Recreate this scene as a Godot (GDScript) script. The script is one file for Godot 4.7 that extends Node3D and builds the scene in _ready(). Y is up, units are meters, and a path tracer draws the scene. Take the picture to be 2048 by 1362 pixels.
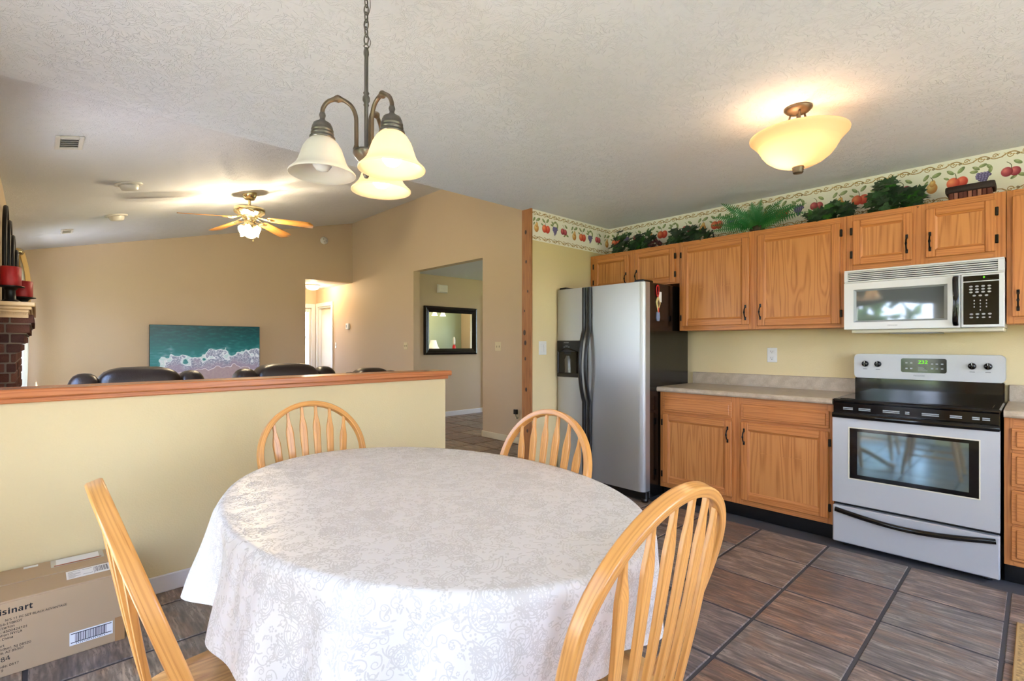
extends Node3D

# ---------------------------------------------------------------- helpers
var M := {}
var used := {}
var rng := RandomNumberGenerator.new()
const EYE := Vector3(0, 1.255, 0)
const FOCAL := 1002.0
const YAW := 43.5

func pixel_ray(px: float, py: float) -> Vector3:
	var r := (px - 1024.0) / FOCAL
	var c := cos(deg_to_rad(YAW))
	var s := sin(deg_to_rad(YAW))
	return Vector3(s + r * c, -(py - 689.0) / FOCAL, -c + r * s)

func slope_y(x: float) -> float:
	return 2.516 + 0.243 * x

func numbered(called: String) -> String:
	var k: int = used.get(called, 0)
	used[called] = k + 1
	return called if k == 0 else "%s_%03d" % [called, k]

func tool() -> SurfaceTool:
	var st := SurfaceTool.new()
	st.begin(Mesh.PRIMITIVE_TRIANGLES)
	st.set_smooth_group(-1)
	return st

func commit(st: SurfaceTool) -> ArrayMesh:
	st.generate_normals()
	return st.commit()

func thing(called: String, label: String, category: String, at := Vector3.ZERO, group := "") -> Node3D:
	var o := Node3D.new()
	o.name = numbered(called)
	add_child(o)
	o.position = at
	tag(o, label, category, group)
	return o

func tag(o: Node3D, label: String, category: String, group := "") -> void:
	o.set_meta("label", label)
	o.set_meta("category", category)
	if group != "":
		o.set_meta("group", group)

# a part: vertices are given in room coordinates, the part is hung under its thing
func part(called: String, st, m: Material, parent: Node3D, label := "") -> MeshInstance3D:
	var o := MeshInstance3D.new()
	o.name = called
	o.mesh = commit(st) if st is SurfaceTool else st
	o.material_override = m
	parent.add_child(o, true)
	if parent.get_parent() == self and not (parent is MeshInstance3D):
		o.position = -parent.position
	if label != "":
		o.set_meta("label", label)
	return o

func piece(called: String, mesh: Mesh, m: Material, parent: Node3D, xf: Transform3D) -> MeshInstance3D:
	var o := MeshInstance3D.new()
	o.name = called
	o.mesh = mesh
	o.material_override = m
	parent.add_child(o, true)
	o.transform = xf
	return o

func solo(called: String, st: SurfaceTool, m: Material, label: String, category: String, group := "") -> MeshInstance3D:
	var o := MeshInstance3D.new()
	o.name = numbered(called)
	o.mesh = commit(st)
	o.material_override = m
	add_child(o)
	tag(o, label, category, group)
	return o

func struct(called: String, st, m: Material, label := "") -> MeshInstance3D:
	var o := MeshInstance3D.new()
	o.name = numbered(called)
	o.mesh = commit(st) if st is SurfaceTool else st
	o.material_override = m
	add_child(o)
	o.set_meta("kind", "structure")
	if label != "":
		o.set_meta("label", label)
	return o

# polygon turned outward, uv in metres; g is the axis that the grain follows
func poly(st: SurfaceTool, pts: Array, out: Vector3, g := 1, off := Vector2.ZERO) -> void:
	var n: Vector3 = (pts[1] - pts[0]).cross(pts[2] - pts[0])
	if n.length_squared() < 1e-16:
		return
	if n.dot(out) < 0:
		pts = pts.duplicate()
		pts.reverse()
		n = -n
	var ax := n.abs().max_axis_index()
	var u := (ax + 1) % 3
	var v := (ax + 2) % 3
	if u == g:
		var k := u
		u = v
		v = k
	for i in range(1, pts.size() - 1):
		for p in [pts[0], pts[i + 1], pts[i]]:
			st.set_uv(Vector2(p[u], p[v]) + off)
			st.add_vertex(p)

func bx(st: SurfaceTool, a: Vector3, b: Vector3, bev := 0.002, g := 1) -> void:
	var lo := Vector3(minf(a.x, b.x), minf(a.y, b.y), minf(a.z, b.z))
	var hi := Vector3(maxf(a.x, b.x), maxf(a.y, b.y), maxf(a.z, b.z))
	var c := (lo + hi) / 2
	var h := (hi - lo) / 2
	bev = minf(bev, minf(h.x, minf(h.y, h.z)) * 0.9)
	var off := Vector2(rng.randf() * 3, rng.randf() * 3)
	for ax in 3:
		var u := (ax + 1) % 3
		var v := (ax + 2) % 3
		for s in [-1.0, 1.0]:
			var pts := []
			for k in [[-1, -1], [1, -1], [1, 1], [-1, 1]]:
				var p := Vector3.ZERO
				p[ax] = s * h[ax]
				p[u] = k[0] * (h[u] - bev)
				p[v] = k[1] * (h[v] - bev)
				pts.append(c + p)
			var o := Vector3.ZERO
			o[ax] = s
			poly(st, pts, o, g, off)
		if bev > 0:
			for su in [-1.0, 1.0]:
				for sv in [-1.0, 1.0]:
					var e := []
					for k in [[-1, 0], [1, 0], [1, 1], [-1, 1]]:
						var p := Vector3.ZERO
						p[ax] = k[0] * (h[ax] - bev)
						p[u] = su * (h[u] - (bev if k[1] == 1 else 0.0))
						p[v] = sv * (h[v] - (0.0 if k[1] == 1 else bev))
						e.append(c + p)
					var o := Vector3.ZERO
					o[u] = su
					o[v] = sv
					poly(st, e, o, g, off)
	if bev > 0:
		for sx in [-1.0, 1.0]:
			for sy in [-1.0, 1.0]:
				for sz in [-1.0, 1.0]:
					var s := Vector3(sx, sy, sz)
					poly(st, [c + s * (h - Vector3(0, bev, bev)), c + s * (h - Vector3(bev, 0, bev)), c + s * (h - Vector3(bev, bev, 0))], s, g, off)

func boxm(a: Vector3, b: Vector3, bev := 0.002, g := 1) -> SurfaceTool:
	var st := tool()
	bx(st, a, b, bev, g)
	return st

# an outline in two of the axes, pushed along the third
func prism(st: SurfaceTool, outline: Array, ax: int, lo: float, hi: float, g := 1) -> void:
	var u := (ax + 1) % 3
	var v := (ax + 2) % 3
	var mid := Vector2.ZERO
	for p in outline:
		mid += p
	mid /= outline.size()
	var tris := Geometry2D.triangulate_polygon(PackedVector2Array(outline))
	for s in [lo, hi]:
		var o := Vector3.ZERO
		o[ax] = 1.0 if s == hi else -1.0
		for i in range(0, tris.size(), 3):
			var t := []
			for k in 3:
				var p := Vector3.ZERO
				p[ax] = s
				p[u] = outline[tris[i + k]].x
				p[v] = outline[tris[i + k]].y
				t.append(p)
			poly(st, t, o, g)
	var area := 0.0
	for i in outline.size():
		area += outline[i].cross(outline[(i + 1) % outline.size()])
	for i in outline.size():
		var a: Vector2 = outline[i]
		var b: Vector2 = outline[(i + 1) % outline.size()]
		var nn := Vector2(b.y - a.y, a.x - b.x) * signf(area)
		var pts := []
		for k in [[a, lo], [b, lo], [b, hi], [a, hi]]:
			var p := Vector3.ZERO
			p[ax] = k[1]
			p[u] = k[0].x
			p[v] = k[0].y
			pts.append(p)
		var o := Vector3.ZERO
		o[u] = nn.x
		o[v] = nn.y
		poly(st, pts, o, g)

# grid of points joined to a surface, uv from a second grid
func grid(st: SurfaceTool, rows: Array, uvs: Array, wrap := false, flip := false) -> void:
	st.set_smooth_group(0)
	for j in rows.size() - 1:
		var n: int = rows[j].size()
		for i in (n if wrap else n - 1):
			var i2 := (i + 1) % n
			var ids := [[j, i], [j, i2], [j + 1, i2], [j, i], [j + 1, i2], [j + 1, i]]
			if flip:
				ids = [[j, i], [j + 1, i2], [j, i2], [j, i], [j + 1, i], [j + 1, i2]]
			for k in ids:
				if uvs.size():
					st.set_uv(uvs[k[0]][k[1]])
				else:
					st.set_uv(Vector2(float(k[1]) / n, float(k[0]) / rows.size()))
				st.add_vertex(rows[k[0]][k[1]])
	st.set_smooth_group(-1)

# profile of (radius, height) turned round y
func lathe(st: SurfaceTool, prof: Array, seg := 24, xf := Transform3D.IDENTITY) -> void:
	var rows := []
	var uvs := []
	var run := 0.0
	for k in prof.size():
		var row := []
		var uv := []
		if k > 0:
			run += prof[k].distance_to(prof[k - 1])
		for i in seg + 1:
			var a := TAU * (i % seg) / seg
			row.append(xf * Vector3(prof[k].x * cos(a), prof[k].y, prof[k].x * sin(a)))
			uv.append(Vector2(float(i) / seg, run))
		rows.append(row)
		uvs.append(uv)
	grid(st, rows, uvs)

func frame_of(t: Vector3, hint: Vector3) -> Array:
	var a := hint - t * hint.dot(t)
	if a.length() < 1e-4:
		a = Vector3(1, 0.3, 0.2) - t * Vector3(1, 0.3, 0.2).dot(t)
	a = a.normalized()
	return [a, t.cross(a)]

# a path with a section; radii scales the section at each point
func sweep(st: SurfaceTool, pts: Array, section: Array, scales: Array, hint := Vector3.ZERO, closed := false, g_len := 0.0) -> void:
	var rows := []
	var uvs := []
	var n := pts.size()
	var side := hint
	var run := g_len
	for k in n:
		var t: Vector3
		if closed:
			t = pts[(k + 1) % n] - pts[(k - 1 + n) % n]
		else:
			t = pts[mini(k + 1, n - 1)] - pts[maxi(k - 1, 0)]
		t = t.normalized()
		if k > 0:
			run += pts[k].distance_to(pts[k - 1])
		var f := frame_of(t, side if side != Vector3.ZERO else Vector3(0.31, 0.2, 0.9))
		if hint == Vector3.ZERO:
			side = f[0]
		var s = scales[k] if scales.size() > k else scales[0]
		if not s is Vector2:
			s = Vector2(s, s)
		var row := []
		var uv := []
		var around := 0.0
		for i in section.size() + 1:
			var q: Vector2 = section[i % section.size()]
			row.append(pts[k] + f[0] * q.x * s.x + f[1] * q.y * s.y)
			uv.append(Vector2(around, run))
			var q2: Vector2 = section[(i + 1) % section.size()]
			around += (q2 * s).distance_to(q * s)
		rows.append(row)
		uvs.append(uv)
	if closed:
		rows.append(rows[0])
		uvs.append(uvs[0])
	grid(st, rows, uvs, false, true)
	if not closed:
		for e in [0, n - 1]:
			var t2: Vector3 = (pts[0] - pts[1]) if e == 0 else (pts[n - 1] - pts[n - 2])
			poly(st, rows[e].slice(0, section.size()), t2)

func circle(n := 8) -> Array:
	var o := []
	for i in n:
		o.append(Vector2(cos(TAU * i / n), sin(TAU * i / n)))
	return o

# rounded rectangle of half size 1 x 1
func squircle(n := 12, e := 0.45) -> Array:
	var o := []
	for i in n:
		var a := TAU * (i + 0.5) / n
		o.append(Vector2(signf(cos(a)) * pow(absf(cos(a)), e), signf(sin(a)) * pow(absf(sin(a)), e)))
	return o

# rectangle of half size 1 x 1 with small eased corners
func eased() -> Array:
	var o := []
	for c in [[1, 1], [-1, 1], [-1, -1], [1, -1]]:
		var q := [Vector2(c[0], c[1] * 0.66), Vector2(c[0], c[1] * 0.76), Vector2(c[0] * 0.76, c[1]), Vector2(c[0] * 0.66, c[1])]
		if c[0] * c[1] < 0:
			q.reverse()
		o.append_array(q)
	return o

func tube(st: SurfaceTool, pts: Array, r, seg := 8, closed := false) -> void:
	sweep(st, pts, circle(seg), r if r is Array else [r], Vector3.ZERO, closed)

func curve(ctrl: Array, n: int) -> Array:
	var o := []
	for i in n:
		var t := float(i) / (n - 1) * (ctrl.size() - 1)
		var k := mini(int(t), ctrl.size() - 2)
		var p0 = ctrl[maxi(k - 1, 0)]
		var p3 = ctrl[mini(k + 2, ctrl.size() - 1)]
		o.append(ctrl[k].cubic_interpolate(ctrl[k + 1], p0, p3, t - k))
	return o

# soft cushion: a superellipsoid
func pillow(st: SurfaceTool, c: Vector3, h: Vector3, e1 := 0.5, e2 := 0.5, basis := Basis.IDENTITY, n := 24) -> void:
	var rows := []
	for j in n / 2 + 1:
		var v := -PI / 2 + PI * j / (n / 2)
		var row := []
		for i in n + 1:
			var u := TAU * (i % n) / n
			var cv := signf(cos(v)) * pow(absf(cos(v)), e1)
			var p := Vector3(cv * signf(cos(u)) * pow(absf(cos(u)), e2) * h.x, signf(sin(v)) * pow(absf(sin(v)), e1) * h.y, cv * signf(sin(u)) * pow(absf(sin(u)), e2) * h.z)
			row.append(c + basis * p)
		rows.append(row)
	grid(st, rows, [])

func letters(text: String, size: float, at: Vector3, turn: Basis, m: Material, parent: Node3D, bold := false, called := "lettering", align := HORIZONTAL_ALIGNMENT_LEFT) -> MeshInstance3D:
	var t := TextMesh.new()
	var f := SystemFont.new()
	f.font_names = PackedStringArray(["Droid Sans"])
	if bold:
		f.font_weight = 700
	t.font = f
	t.text = text
	t.font_size = 48
	t.pixel_size = size / 34.0
	t.depth = 0.0006
	t.curve_step = 2.0
	t.horizontal_alignment = align
	t.vertical_alignment = VERTICAL_ALIGNMENT_BOTTOM
	var o := MeshInstance3D.new()
	o.name = called
	o.mesh = t
	o.material_override = m
	parent.add_child(o, true)
	var pos := at
	if parent.get_parent() == self and not (parent is MeshInstance3D):
		pos -= parent.position
	o.transform = Transform3D(turn, pos)
	return o

# ---------------------------------------------------------------- textures
func noise_bytes(w: int, h: int, sx: int, sy: int, freq: float, sd: int, oct := 3) -> PackedByteArray:
	var n := FastNoiseLite.new()
	n.seed = sd
	n.noise_type = FastNoiseLite.TYPE_SIMPLEX_SMOOTH
	n.frequency = freq
	n.fractal_octaves = oct
	var im := n.get_seamless_image(maxi(w / sx, 8), maxi(h / sy, 8), false, false, 0.15)
	im.resize(w, h, Image.INTERPOLATE_CUBIC)
	im.convert(Image.FORMAT_L8)
	return im.get_data()

func tex(w: int, h: int, data: PackedByteArray, fmt := Image.FORMAT_RGB8) -> ImageTexture:
	return ImageTexture.create_from_image(Image.create_from_data(w, h, false, fmt, data))

# wood grain along v, light grey-brown so that a material's colour tints it
func wood_tex(sd: int, rings: int, bend: float, depth: float) -> ImageTexture:
	var n := 512
	var a := noise_bytes(n, n, 1, 5, 0.008, sd, 2)
	var p := noise_bytes(n, n, 1, 28, 0.22, sd + 1, 2)
	var t := noise_bytes(n, n, 2, 12, 0.02, sd + 2, 2)
	var o := PackedByteArray()
	o.resize(n * n * 3)
	for y in n:
		for x in n:
			var i := y * n + x
			var w := sin(TAU * (rings * x / float(n) + (a[i] / 255.0) * bend))
			w = w * 0.5 + 0.5
			w = w * w
			var pore := clampf((p[i] / 255.0 - 0.56) * 5.0, 0, 1)
			var d := clampf(depth * (0.55 * w + 0.5 * pore * (0.3 + w)) + (t[i] / 255.0 - 0.5) * 0.16, 0, 1)
			o[i * 3] = int(255 * (1.0 - 0.42 * d))
			o[i * 3 + 1] = int(255 * (1.0 - 0.58 * d))
			o[i * 3 + 2] = int(255 * (1.0 - 0.74 * d))
	return tex(n, n, o)

func slate_tex(sd: int, ca: Color, cb: Color, cc: Color) -> ImageTexture:
	var n := 256
	var a := noise_bytes(n, n, 1, 4, 0.022, sd, 4)
	var b := noise_bytes(n, n, 1, 9, 0.09, sd + 1, 3)
	var c := noise_bytes(n, n, 1, 3, 0.012, sd + 2, 3)
	var o := PackedByteArray()
	o.resize(n * n * 3)
	for i in n * n:
		var u := clampf((a[i] / 255.0 - 0.3) * 2.4, 0, 1)
		var v := clampf((c[i] / 255.0 - 0.52) * 5.0, 0, 1)
		var k := ca.lerp(cb, u).lerp(cc, v * 0.55)
		var crack := clampf(1.0 - absf(b[i] / 255.0 - 0.5) * 16.0, 0, 1) * clampf((a[i] / 255.0 - 0.4) * 3.0, 0, 1)
		var f := 0.71 + 0.46 * (b[i] / 255.0) - 0.36 * crack
		o[i * 3] = int(clampf(k.r * f, 0, 1) * 255)
		o[i * 3 + 1] = int(clampf(k.g * f, 0, 1) * 255)
		o[i * 3 + 2] = int(clampf(k.b * f, 0, 1) * 255)
	return tex(n, n, o)

func mottle_tex(sd: int, ca: Color, cb: Color, freq := 0.02, n := 256) -> ImageTexture:
	var a := noise_bytes(n, n, 1, 1, freq, sd, 4)
	var b := noise_bytes(n, n, 1, 1, freq * 6.0, sd + 1, 2)
	var o := PackedByteArray()
	o.resize(n * n * 3)
	for i in n * n:
		var k := ca.lerp(cb, clampf((a[i] * 0.65 + b[i] * 0.35) / 255.0 * 1.8 - 0.4, 0, 1))
		o[i * 3] = int(k.r * 255)
		o[i * 3 + 1] = int(k.g * 255)
		o[i * 3 + 2] = int(k.b * 255)
	return tex(n, n, o)

func stamp(buf: PackedByteArray, n: int, x: float, y: float, r: float, v: int) -> void:
	var ri := int(ceil(r))
	for dy in range(-ri, ri + 1):
		for dx in range(-ri, ri + 1):
			if dx * dx + dy * dy <= r * r:
				buf[posmod(int(y) + dy, n) * n + posmod(int(x) + dx, n)] = v

# trowelled ceiling: clusters of short raised strokes
func stomp_tex() -> ImageTexture:
	var n := 1024
	var b := noise_bytes(n, n, 1, 1, 0.03, 77, 2)
	for i in b.size():
		b[i] = int(b[i] * 0.25)
	for k in 620:
		var cx := rng.randf() * n
		var cy := rng.randf() * n
		var dir := rng.randf() * TAU
		for j in rng.randi_range(4, 9):
			var x := cx + rng.randf_range(-34, 34)
			var y := cy + rng.randf_range(-34, 34)
			var a := dir + rng.randf_range(-0.5, 0.5)
			var bend := rng.randf_range(-0.05, 0.05)
			var v := rng.randi_range(110, 230)
			for q in rng.randi_range(9, 26):
				stamp(b, n, x, y, 1.3, v)
				x += cos(a) * 1.6
				y += sin(a) * 1.6
				a += bend
	return tex(n, n, b, Image.FORMAT_L8)

# woven paisley: the raised figure of the cloth
func damask_mask() -> PackedByteArray:
	var n := 1024
	var b := PackedByteArray()
	b.resize(n * n)
	b.fill(0)
	var tear := [Vector2(0.6, 1.9), Vector2(-0.1, 1.3), Vector2(-0.8, 0.45), Vector2(-0.78, -0.5), Vector2(0, -0.95), Vector2(0.78, -0.5), Vector2(0.82, 0.35), Vector2(0.45, 1.0), Vector2(0.6, 1.9)]
	for k in 40:
		var c := Vector2(rng.randf() * n, rng.randf() * n)
		var turn := rng.randf() * TAU
		var size := rng.randf_range(30, 56)
		var hand := 1.0 if rng.randf() < 0.5 else -1.0
		for ring in [1.0, 0.78, 0.45]:
			for q in curve(tear, 150):
				var p: Vector2 = Vector2(q.x * hand, q.y - 0.15 * (1.0 - ring)) * size * ring
				p = c + p.rotated(turn)
				stamp(b, n, p.x, p.y, 2.4 if ring == 1.0 else 1.6, 255)
		for i in 17:
			var p2: Vector2 = c + (tear[i % 8].lerp(tear[(i + 1) % 8], 0.5 * float(i / 8)) * Vector2(hand, 1) * size * 1.22).rotated(turn)
			stamp(b, n, p2.x, p2.y, 4.5, 255)
		for i in 7:
			var q2 := c + Vector2(cos(TAU * i / 7), sin(TAU * i / 7)) * size * 0.17
			stamp(b, n, q2.x, q2.y, 3.0, 255)
	for k in 14:
		# winding double ribbons with dots between
		var p := Vector2(rng.randf() * n, rng.randf() * n)
		var a := rng.randf() * TAU
		var sway := rng.randf_range(0.018, 0.028)
		for i in 170:
			a += sway * sin(i * 0.06)
			p += Vector2(cos(a), sin(a)) * 1.9
			var s := Vector2(-sin(a), cos(a))
			for w in [-15.0, -11.0, 11.0, 15.0]:
				stamp(b, n, p.x + s.x * w, p.y + s.y * w, 1.4, 255)
			if i % 9 == 0:
				stamp(b, n, p.x, p.y, 4.2, 255)
	for k in 330:
		var x := rng.randf() * n
		var y := rng.randf() * n
		var a := rng.randf() * TAU
		var hand := 1.0 if rng.randf() < 0.5 else -1.0
		var grow := rng.randf_range(0.06, 0.1)
		for i in 66:
			stamp(b, n, x, y, 2.4 - i * 0.014, 255)
			x += cos(a) * 1.6
			y += sin(a) * 1.6
			a += hand * (0.02 + grow * i / 28.0)
	for k in 330:
		var x := rng.randf() * n
		var y := rng.randf() * n
		var r := rng.randf_range(5, 10)
		for i in 6:
			stamp(b, n, x + cos(TAU * i / 6) * r, y + sin(TAU * i / 6) * r, r * 0.42, 255)
	for k in 420:
		var x := rng.randf() * n
		var y := rng.randf() * n
		var a := rng.randf() * TAU
		for i in 16:
			stamp(b, n, x + cos(a) * i * 1.6, y + sin(a) * i * 1.6, 3.8 * sin(PI * (i + 1) / 18.0), 255)
	return b

func blob(im: Image, cx: float, cy: float, rx: float, ry: float, turn: float, ca: Color, cb: Color, lx := -0.3, ly := -0.3) -> void:
	var r := int(ceil(maxf(rx, ry))) + 1
	var w := im.get_width()
	var h := im.get_height()
	for dy in range(-r, r + 1):
		var y := int(cy) + dy
		if y < 0 or y >= h:
			continue
		for dx in range(-r, r + 1):
			var u := (dx * cos(turn) + dy * sin(turn)) / rx
			var v := (-dx * sin(turn) + dy * cos(turn)) / ry
			var d := u * u + v * v
			if d <= 1.0:
				var x := posmod(int(cx) + dx, w)
				var t := clampf(Vector2(u - lx, v - ly).length() * 0.8, 0, 1)
				var c := ca.lerp(cb, t)
				var soft := clampf((1.0 - d) * 5.0, 0, 1)
				im.set_pixel(x, y, im.get_pixel(x, y).lerp(c, soft))

func stroke(im: Image, pts: Array, r0: float, r1: float, c: Color) -> void:
	var p := curve(pts, 60)
	for i in p.size():
		blob(im, p[i].x, p[i].y, lerpf(r0, r1, i / 59.0), lerpf(r0, r1, i / 59.0), 0, c, c)

func leaf_print(im: Image, x: float, y: float, s: float, a: float) -> void:
	blob(im, x, y, s, s * 0.48, a, Color(0.72, 0.75, 0.56), Color(0.42, 0.48, 0.3))
	stroke(im, [Vector2(x - cos(a) * s, y - sin(a) * s), Vector2(x, y), Vector2(x + cos(a) * s, y + sin(a) * s)], 1.6, 1.0, Color(0.36, 0.42, 0.25))

func fruit(im: Image, cx: float, cy: float, rx: float, ry: float, turn: float, ca: Color, cb: Color) -> void:
	blob(im, cx, cy, rx * 1.18, ry * 1.18, turn, ca, cb)

func border_tex() -> ImageTexture:
	var w := 1024
	var h := 512
	var im := Image.create(w, h, false, Image.FORMAT_RGB8)
	im.fill(Color(0.95, 0.93, 0.89))
	var gold := Color(0.66, 0.53, 0.33)
	var pale := Color(0.82, 0.72, 0.52)
	for row in [[58.0, 1.0], [462.0, -1.0]]:
		for k in 4:
			var x: float = k * 256.0
			var y: float = row[0]
			var s: float = row[1]
			stroke(im, [Vector2(x, y + 18 * s), Vector2(x + 50, y - 14 * s), Vector2(x + 110, y - 20 * s), Vector2(x + 180, y + 22 * s), Vector2(x + 256, y + 18 * s)], 7, 6, gold)
			stroke(im, [Vector2(x + 20, y - 20 * s), Vector2(x + 80, y + 4 * s), Vector2(x + 150, y + 10 * s), Vector2(x + 235, y - 22 * s)], 5, 4, pale)
			for c in [[70.0, 4.0, 1.0, 33.0], [196.0, -6.0, -1.0, 27.0], [135.0, 14.0, -1.0, 14.0]]:
				var sp := []
				for i in 14:
					var a: float = i * 0.62 * c[2]
					var rr: float = c[3] * (1.0 - i / 15.0)
					sp.append(Vector2(x + c[0] + cos(a) * rr, y + (c[1] + sin(a) * rr) * s))
				stroke(im, sp, 5, 2.5, gold if c[3] > 15 else Color(0.5, 0.42, 0.3))
	var cy := 255.0
	# pear
	leaf_print(im, 60, cy - 95, 44, -0.9)
	leaf_print(im, 165, cy - 105, 52, -0.4)
	leaf_print(im, 62, cy - 25, 30, 2.2)
	fruit(im, 118, cy + 45, 50, 58, 0, Color(0.95, 0.85, 0.58), Color(0.72, 0.45, 0.2))
	fruit(im, 124, cy - 12, 26, 38, 0.25, Color(0.93, 0.82, 0.55), Color(0.78, 0.52, 0.26))
	stroke(im, [Vector2(128, cy - 44), Vector2(122, cy - 70), Vector2(105, cy - 92)], 4, 3, Color(0.32, 0.28, 0.18))
	# two red apples
	leaf_print(im, 300, cy - 105, 44, 0.7)
	leaf_print(im, 402, cy - 115, 48, -0.8)
	leaf_print(im, 262, cy - 38, 30, 0.5)
	fruit(im, 405, cy + 30, 52, 60, 0.4, Color(0.93, 0.5, 0.38), Color(0.72, 0.17, 0.14))
	fruit(im, 325, cy + 28, 56, 58, 0, Color(0.96, 0.62, 0.42), Color(0.75, 0.2, 0.15))
	stroke(im, [Vector2(355, cy - 18), Vector2(352, cy - 60), Vector2(340, cy - 92)], 4, 3, Color(0.34, 0.33, 0.2))
	# grapes
	for v in [[540, -100, 0.6], [600, -120, -0.3], [660, -95, 0.9], [520, -62, 0.1], [668, -58, 1.8]]:
		leaf_print(im, v[0], cy + v[1], 40, v[2])
	for gy in 6:
		var across: int = [4, 5, 4, 3, 2, 1][gy]
		for gx in across:
			fruit(im, 600 + (gx - (across - 1) / 2.0) * 28 + 6 * sin(gy * 2.1), cy - 28 + gy * 23, 15, 15, 0, Color(0.62, 0.58, 0.78), Color(0.22, 0.17, 0.36))
	# plums
	leaf_print(im, 905, cy - 92, 44, 0.6)
	leaf_print(im, 938, cy + 58, 42, 0.4)
	leaf_print(im, 868, cy + 72, 34, 2.6)
	fruit(im, 880, cy + 8, 44, 46, 0, Color(0.88, 0.5, 0.5), Color(0.52, 0.12, 0.2))
	fruit(im, 810, cy + 4, 46, 48, 0, Color(0.88, 0.48, 0.48), Color(0.5, 0.1, 0.18))
	stroke(im, [Vector2(850, cy - 30), Vector2(845, cy - 75), Vector2(810, cy - 110)], 4, 3, Color(0.34, 0.33, 0.2))
	return ImageTexture.create_from_image(im)

func beach_tex() -> ImageTexture:
	var w := 768
	var h := 440
	var a := noise_bytes(w, h, 1, 1, 0.006, 501, 3)
	var b := noise_bytes(w, h, 3, 1, 0.04, 502, 4)
	var c := noise_bytes(w, h, 1, 1, 0.035, 503, 4)
	var o := PackedByteArray()
	o.resize(w * h * 3)
	for y in h:
		for x in w:
			var i := y * w + x
			var u := x / float(w)
			var v := y / float(h)
			var wob := (a[i] / 255.0 - 0.5)
			var line := 0.66 - 0.2 * u + wob * 0.42
			var shore := 0.95 - 0.3 * u + 0.22 * maxf(0.0, u - 0.62) * 2.0 + wob * 0.22
			var lace := clampf(1.0 - absf(c[i] / 255.0 - 0.5) * 9.0, 0, 1)
			var k := Color(0.0, 0.25, 0.27).lerp(Color(0.06, 0.47, 0.48), clampf(v * 2.0 - 0.1, 0, 1))
			k = k.lerp(Color(0.1, 0.5, 0.47), clampf(b[i] / 255.0 * 1.6 - 0.7, 0, 1) * 0.6)
			var fall := clampf((v - line + 0.2) * 4.5, 0, 1)
			k = k.lerp(Color(0.55, 0.64, 0.68), fall * clampf(b[i] / 127.0 - 0.55, 0, 1))
			if v > line:
				k = Color(0.5, 0.56, 0.66).lerp(Color(0.62, 0.58, 0.67), clampf((v - line) * 5.0, 0, 1))
				k = k.lerp(Color(0.92, 0.94, 0.97), lace * clampf(1.3 - (v - line) * 5.0, 0, 1))
			if absf(v - line) < 0.03 + wob * 0.05:
				k = k.lerp(Color(0.95, 0.97, 0.98), 0.75)
			if v > shore:
				k = Color(0.66, 0.58, 0.62).lerp(Color(0.72, 0.65, 0.66), c[i] / 255.0)
			if absf(v - shore) < 0.007:
				k = Color(0.92, 0.9, 0.93)
			o[i * 3] = int(k.r * 255)
			o[i * 3 + 1] = int(k.g * 255)
			o[i * 3 + 2] = int(k.b * 255)
	return tex(w, h, o)

func rug_tex() -> ImageTexture:
	var w := 256
	var h := 512
	var a := noise_bytes(w, h, 1, 1, 0.16, 601, 2)
	var o := PackedByteArray()
	o.resize(w * h * 3)
	for y in h:
		for x in w:
			var i := y * w + x
			var e := mini(mini(x, w - 1 - x), mini(y, h - 1 - y))
			var k := Color(0.66, 0.53, 0.33)
			if e > 9 and e < 70:
				if (y if x == e or w - 1 - x == e else x) % 46 < 24 and e > 12 and e < 64:
					k = Color(0.43, 0.33, 0.24)
			elif e >= 70:
				k = Color(0.36, 0.33, 0.19).lerp(Color(0.55, 0.46, 0.25), clampf(a[(i * 3) % a.size()] / 160.0 - 0.5, 0, 1))
			k = k * (0.75 + 0.5 * a[i] / 255.0)
			o[i * 3] = int(clampf(k.r, 0, 1) * 255)
			o[i * 3 + 1] = int(clampf(k.g, 0, 1) * 255)
			o[i * 3 + 2] = int(clampf(k.b, 0, 1) * 255)
	return tex(w, h, o)

func barcode_tex(rows: int) -> ImageTexture:
	var w := 256
	var h := 96
	var im := Image.create(w, h, false, Image.FORMAT_RGB8)
	im.fill(Color(0.93, 0.93, 0.93))
	var ink := Color(0.08, 0.08, 0.16)
	if rows == 1:
		im.fill_rect(Rect2i(8, 10, 240, 5), ink)
		im.fill_rect(Rect2i(8, 74, 240, 5), ink)
		var x := 32
		while x < 220:
			var t := rng.randi_range(2, 6)
			im.fill_rect(Rect2i(x, 15, t, 59), ink)
			x += t + rng.randi_range(2, 6)
		for k in 16:
			im.fill_rect(Rect2i(38 + k * 11, 83, 5, 7), Color(0.3, 0.3, 0.35))
	else:
		for k in 7:
			im.fill_rect(Rect2i(10, 14 + k * 11, rng.randi_range(24, 70), 3), Color(0.4, 0.4, 0.45))
		var x2 := 146
		while x2 < 218:
			var t := rng.randi_range(1, 3)
			im.fill_rect(Rect2i(x2, 12, t, 64), ink)
			x2 += t + rng.randi_range(1, 3)
		im.fill_rect(Rect2i(84, 14, 50, 3), Color(0.3, 0.3, 0.35))
		im.fill_rect(Rect2i(84, 70, 50, 3), Color(0.3, 0.3, 0.35))
		im.fill_rect(Rect2i(140, 4, 2, 84), Color(0.5, 0.5, 0.55))
	return ImageTexture.create_from_image(im)

# ---------------------------------------------------------------- materials
func mat(called: String, c: Color, rough := 0.6, metal := 0.0, spec := 0.5) -> StandardMaterial3D:
	var m := StandardMaterial3D.new()
	m.resource_name = called
	m.albedo_color = c
	m.roughness = rough
	m.metallic = metal
	m.metallic_specular = spec
	M[called] = m
	return m

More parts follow.
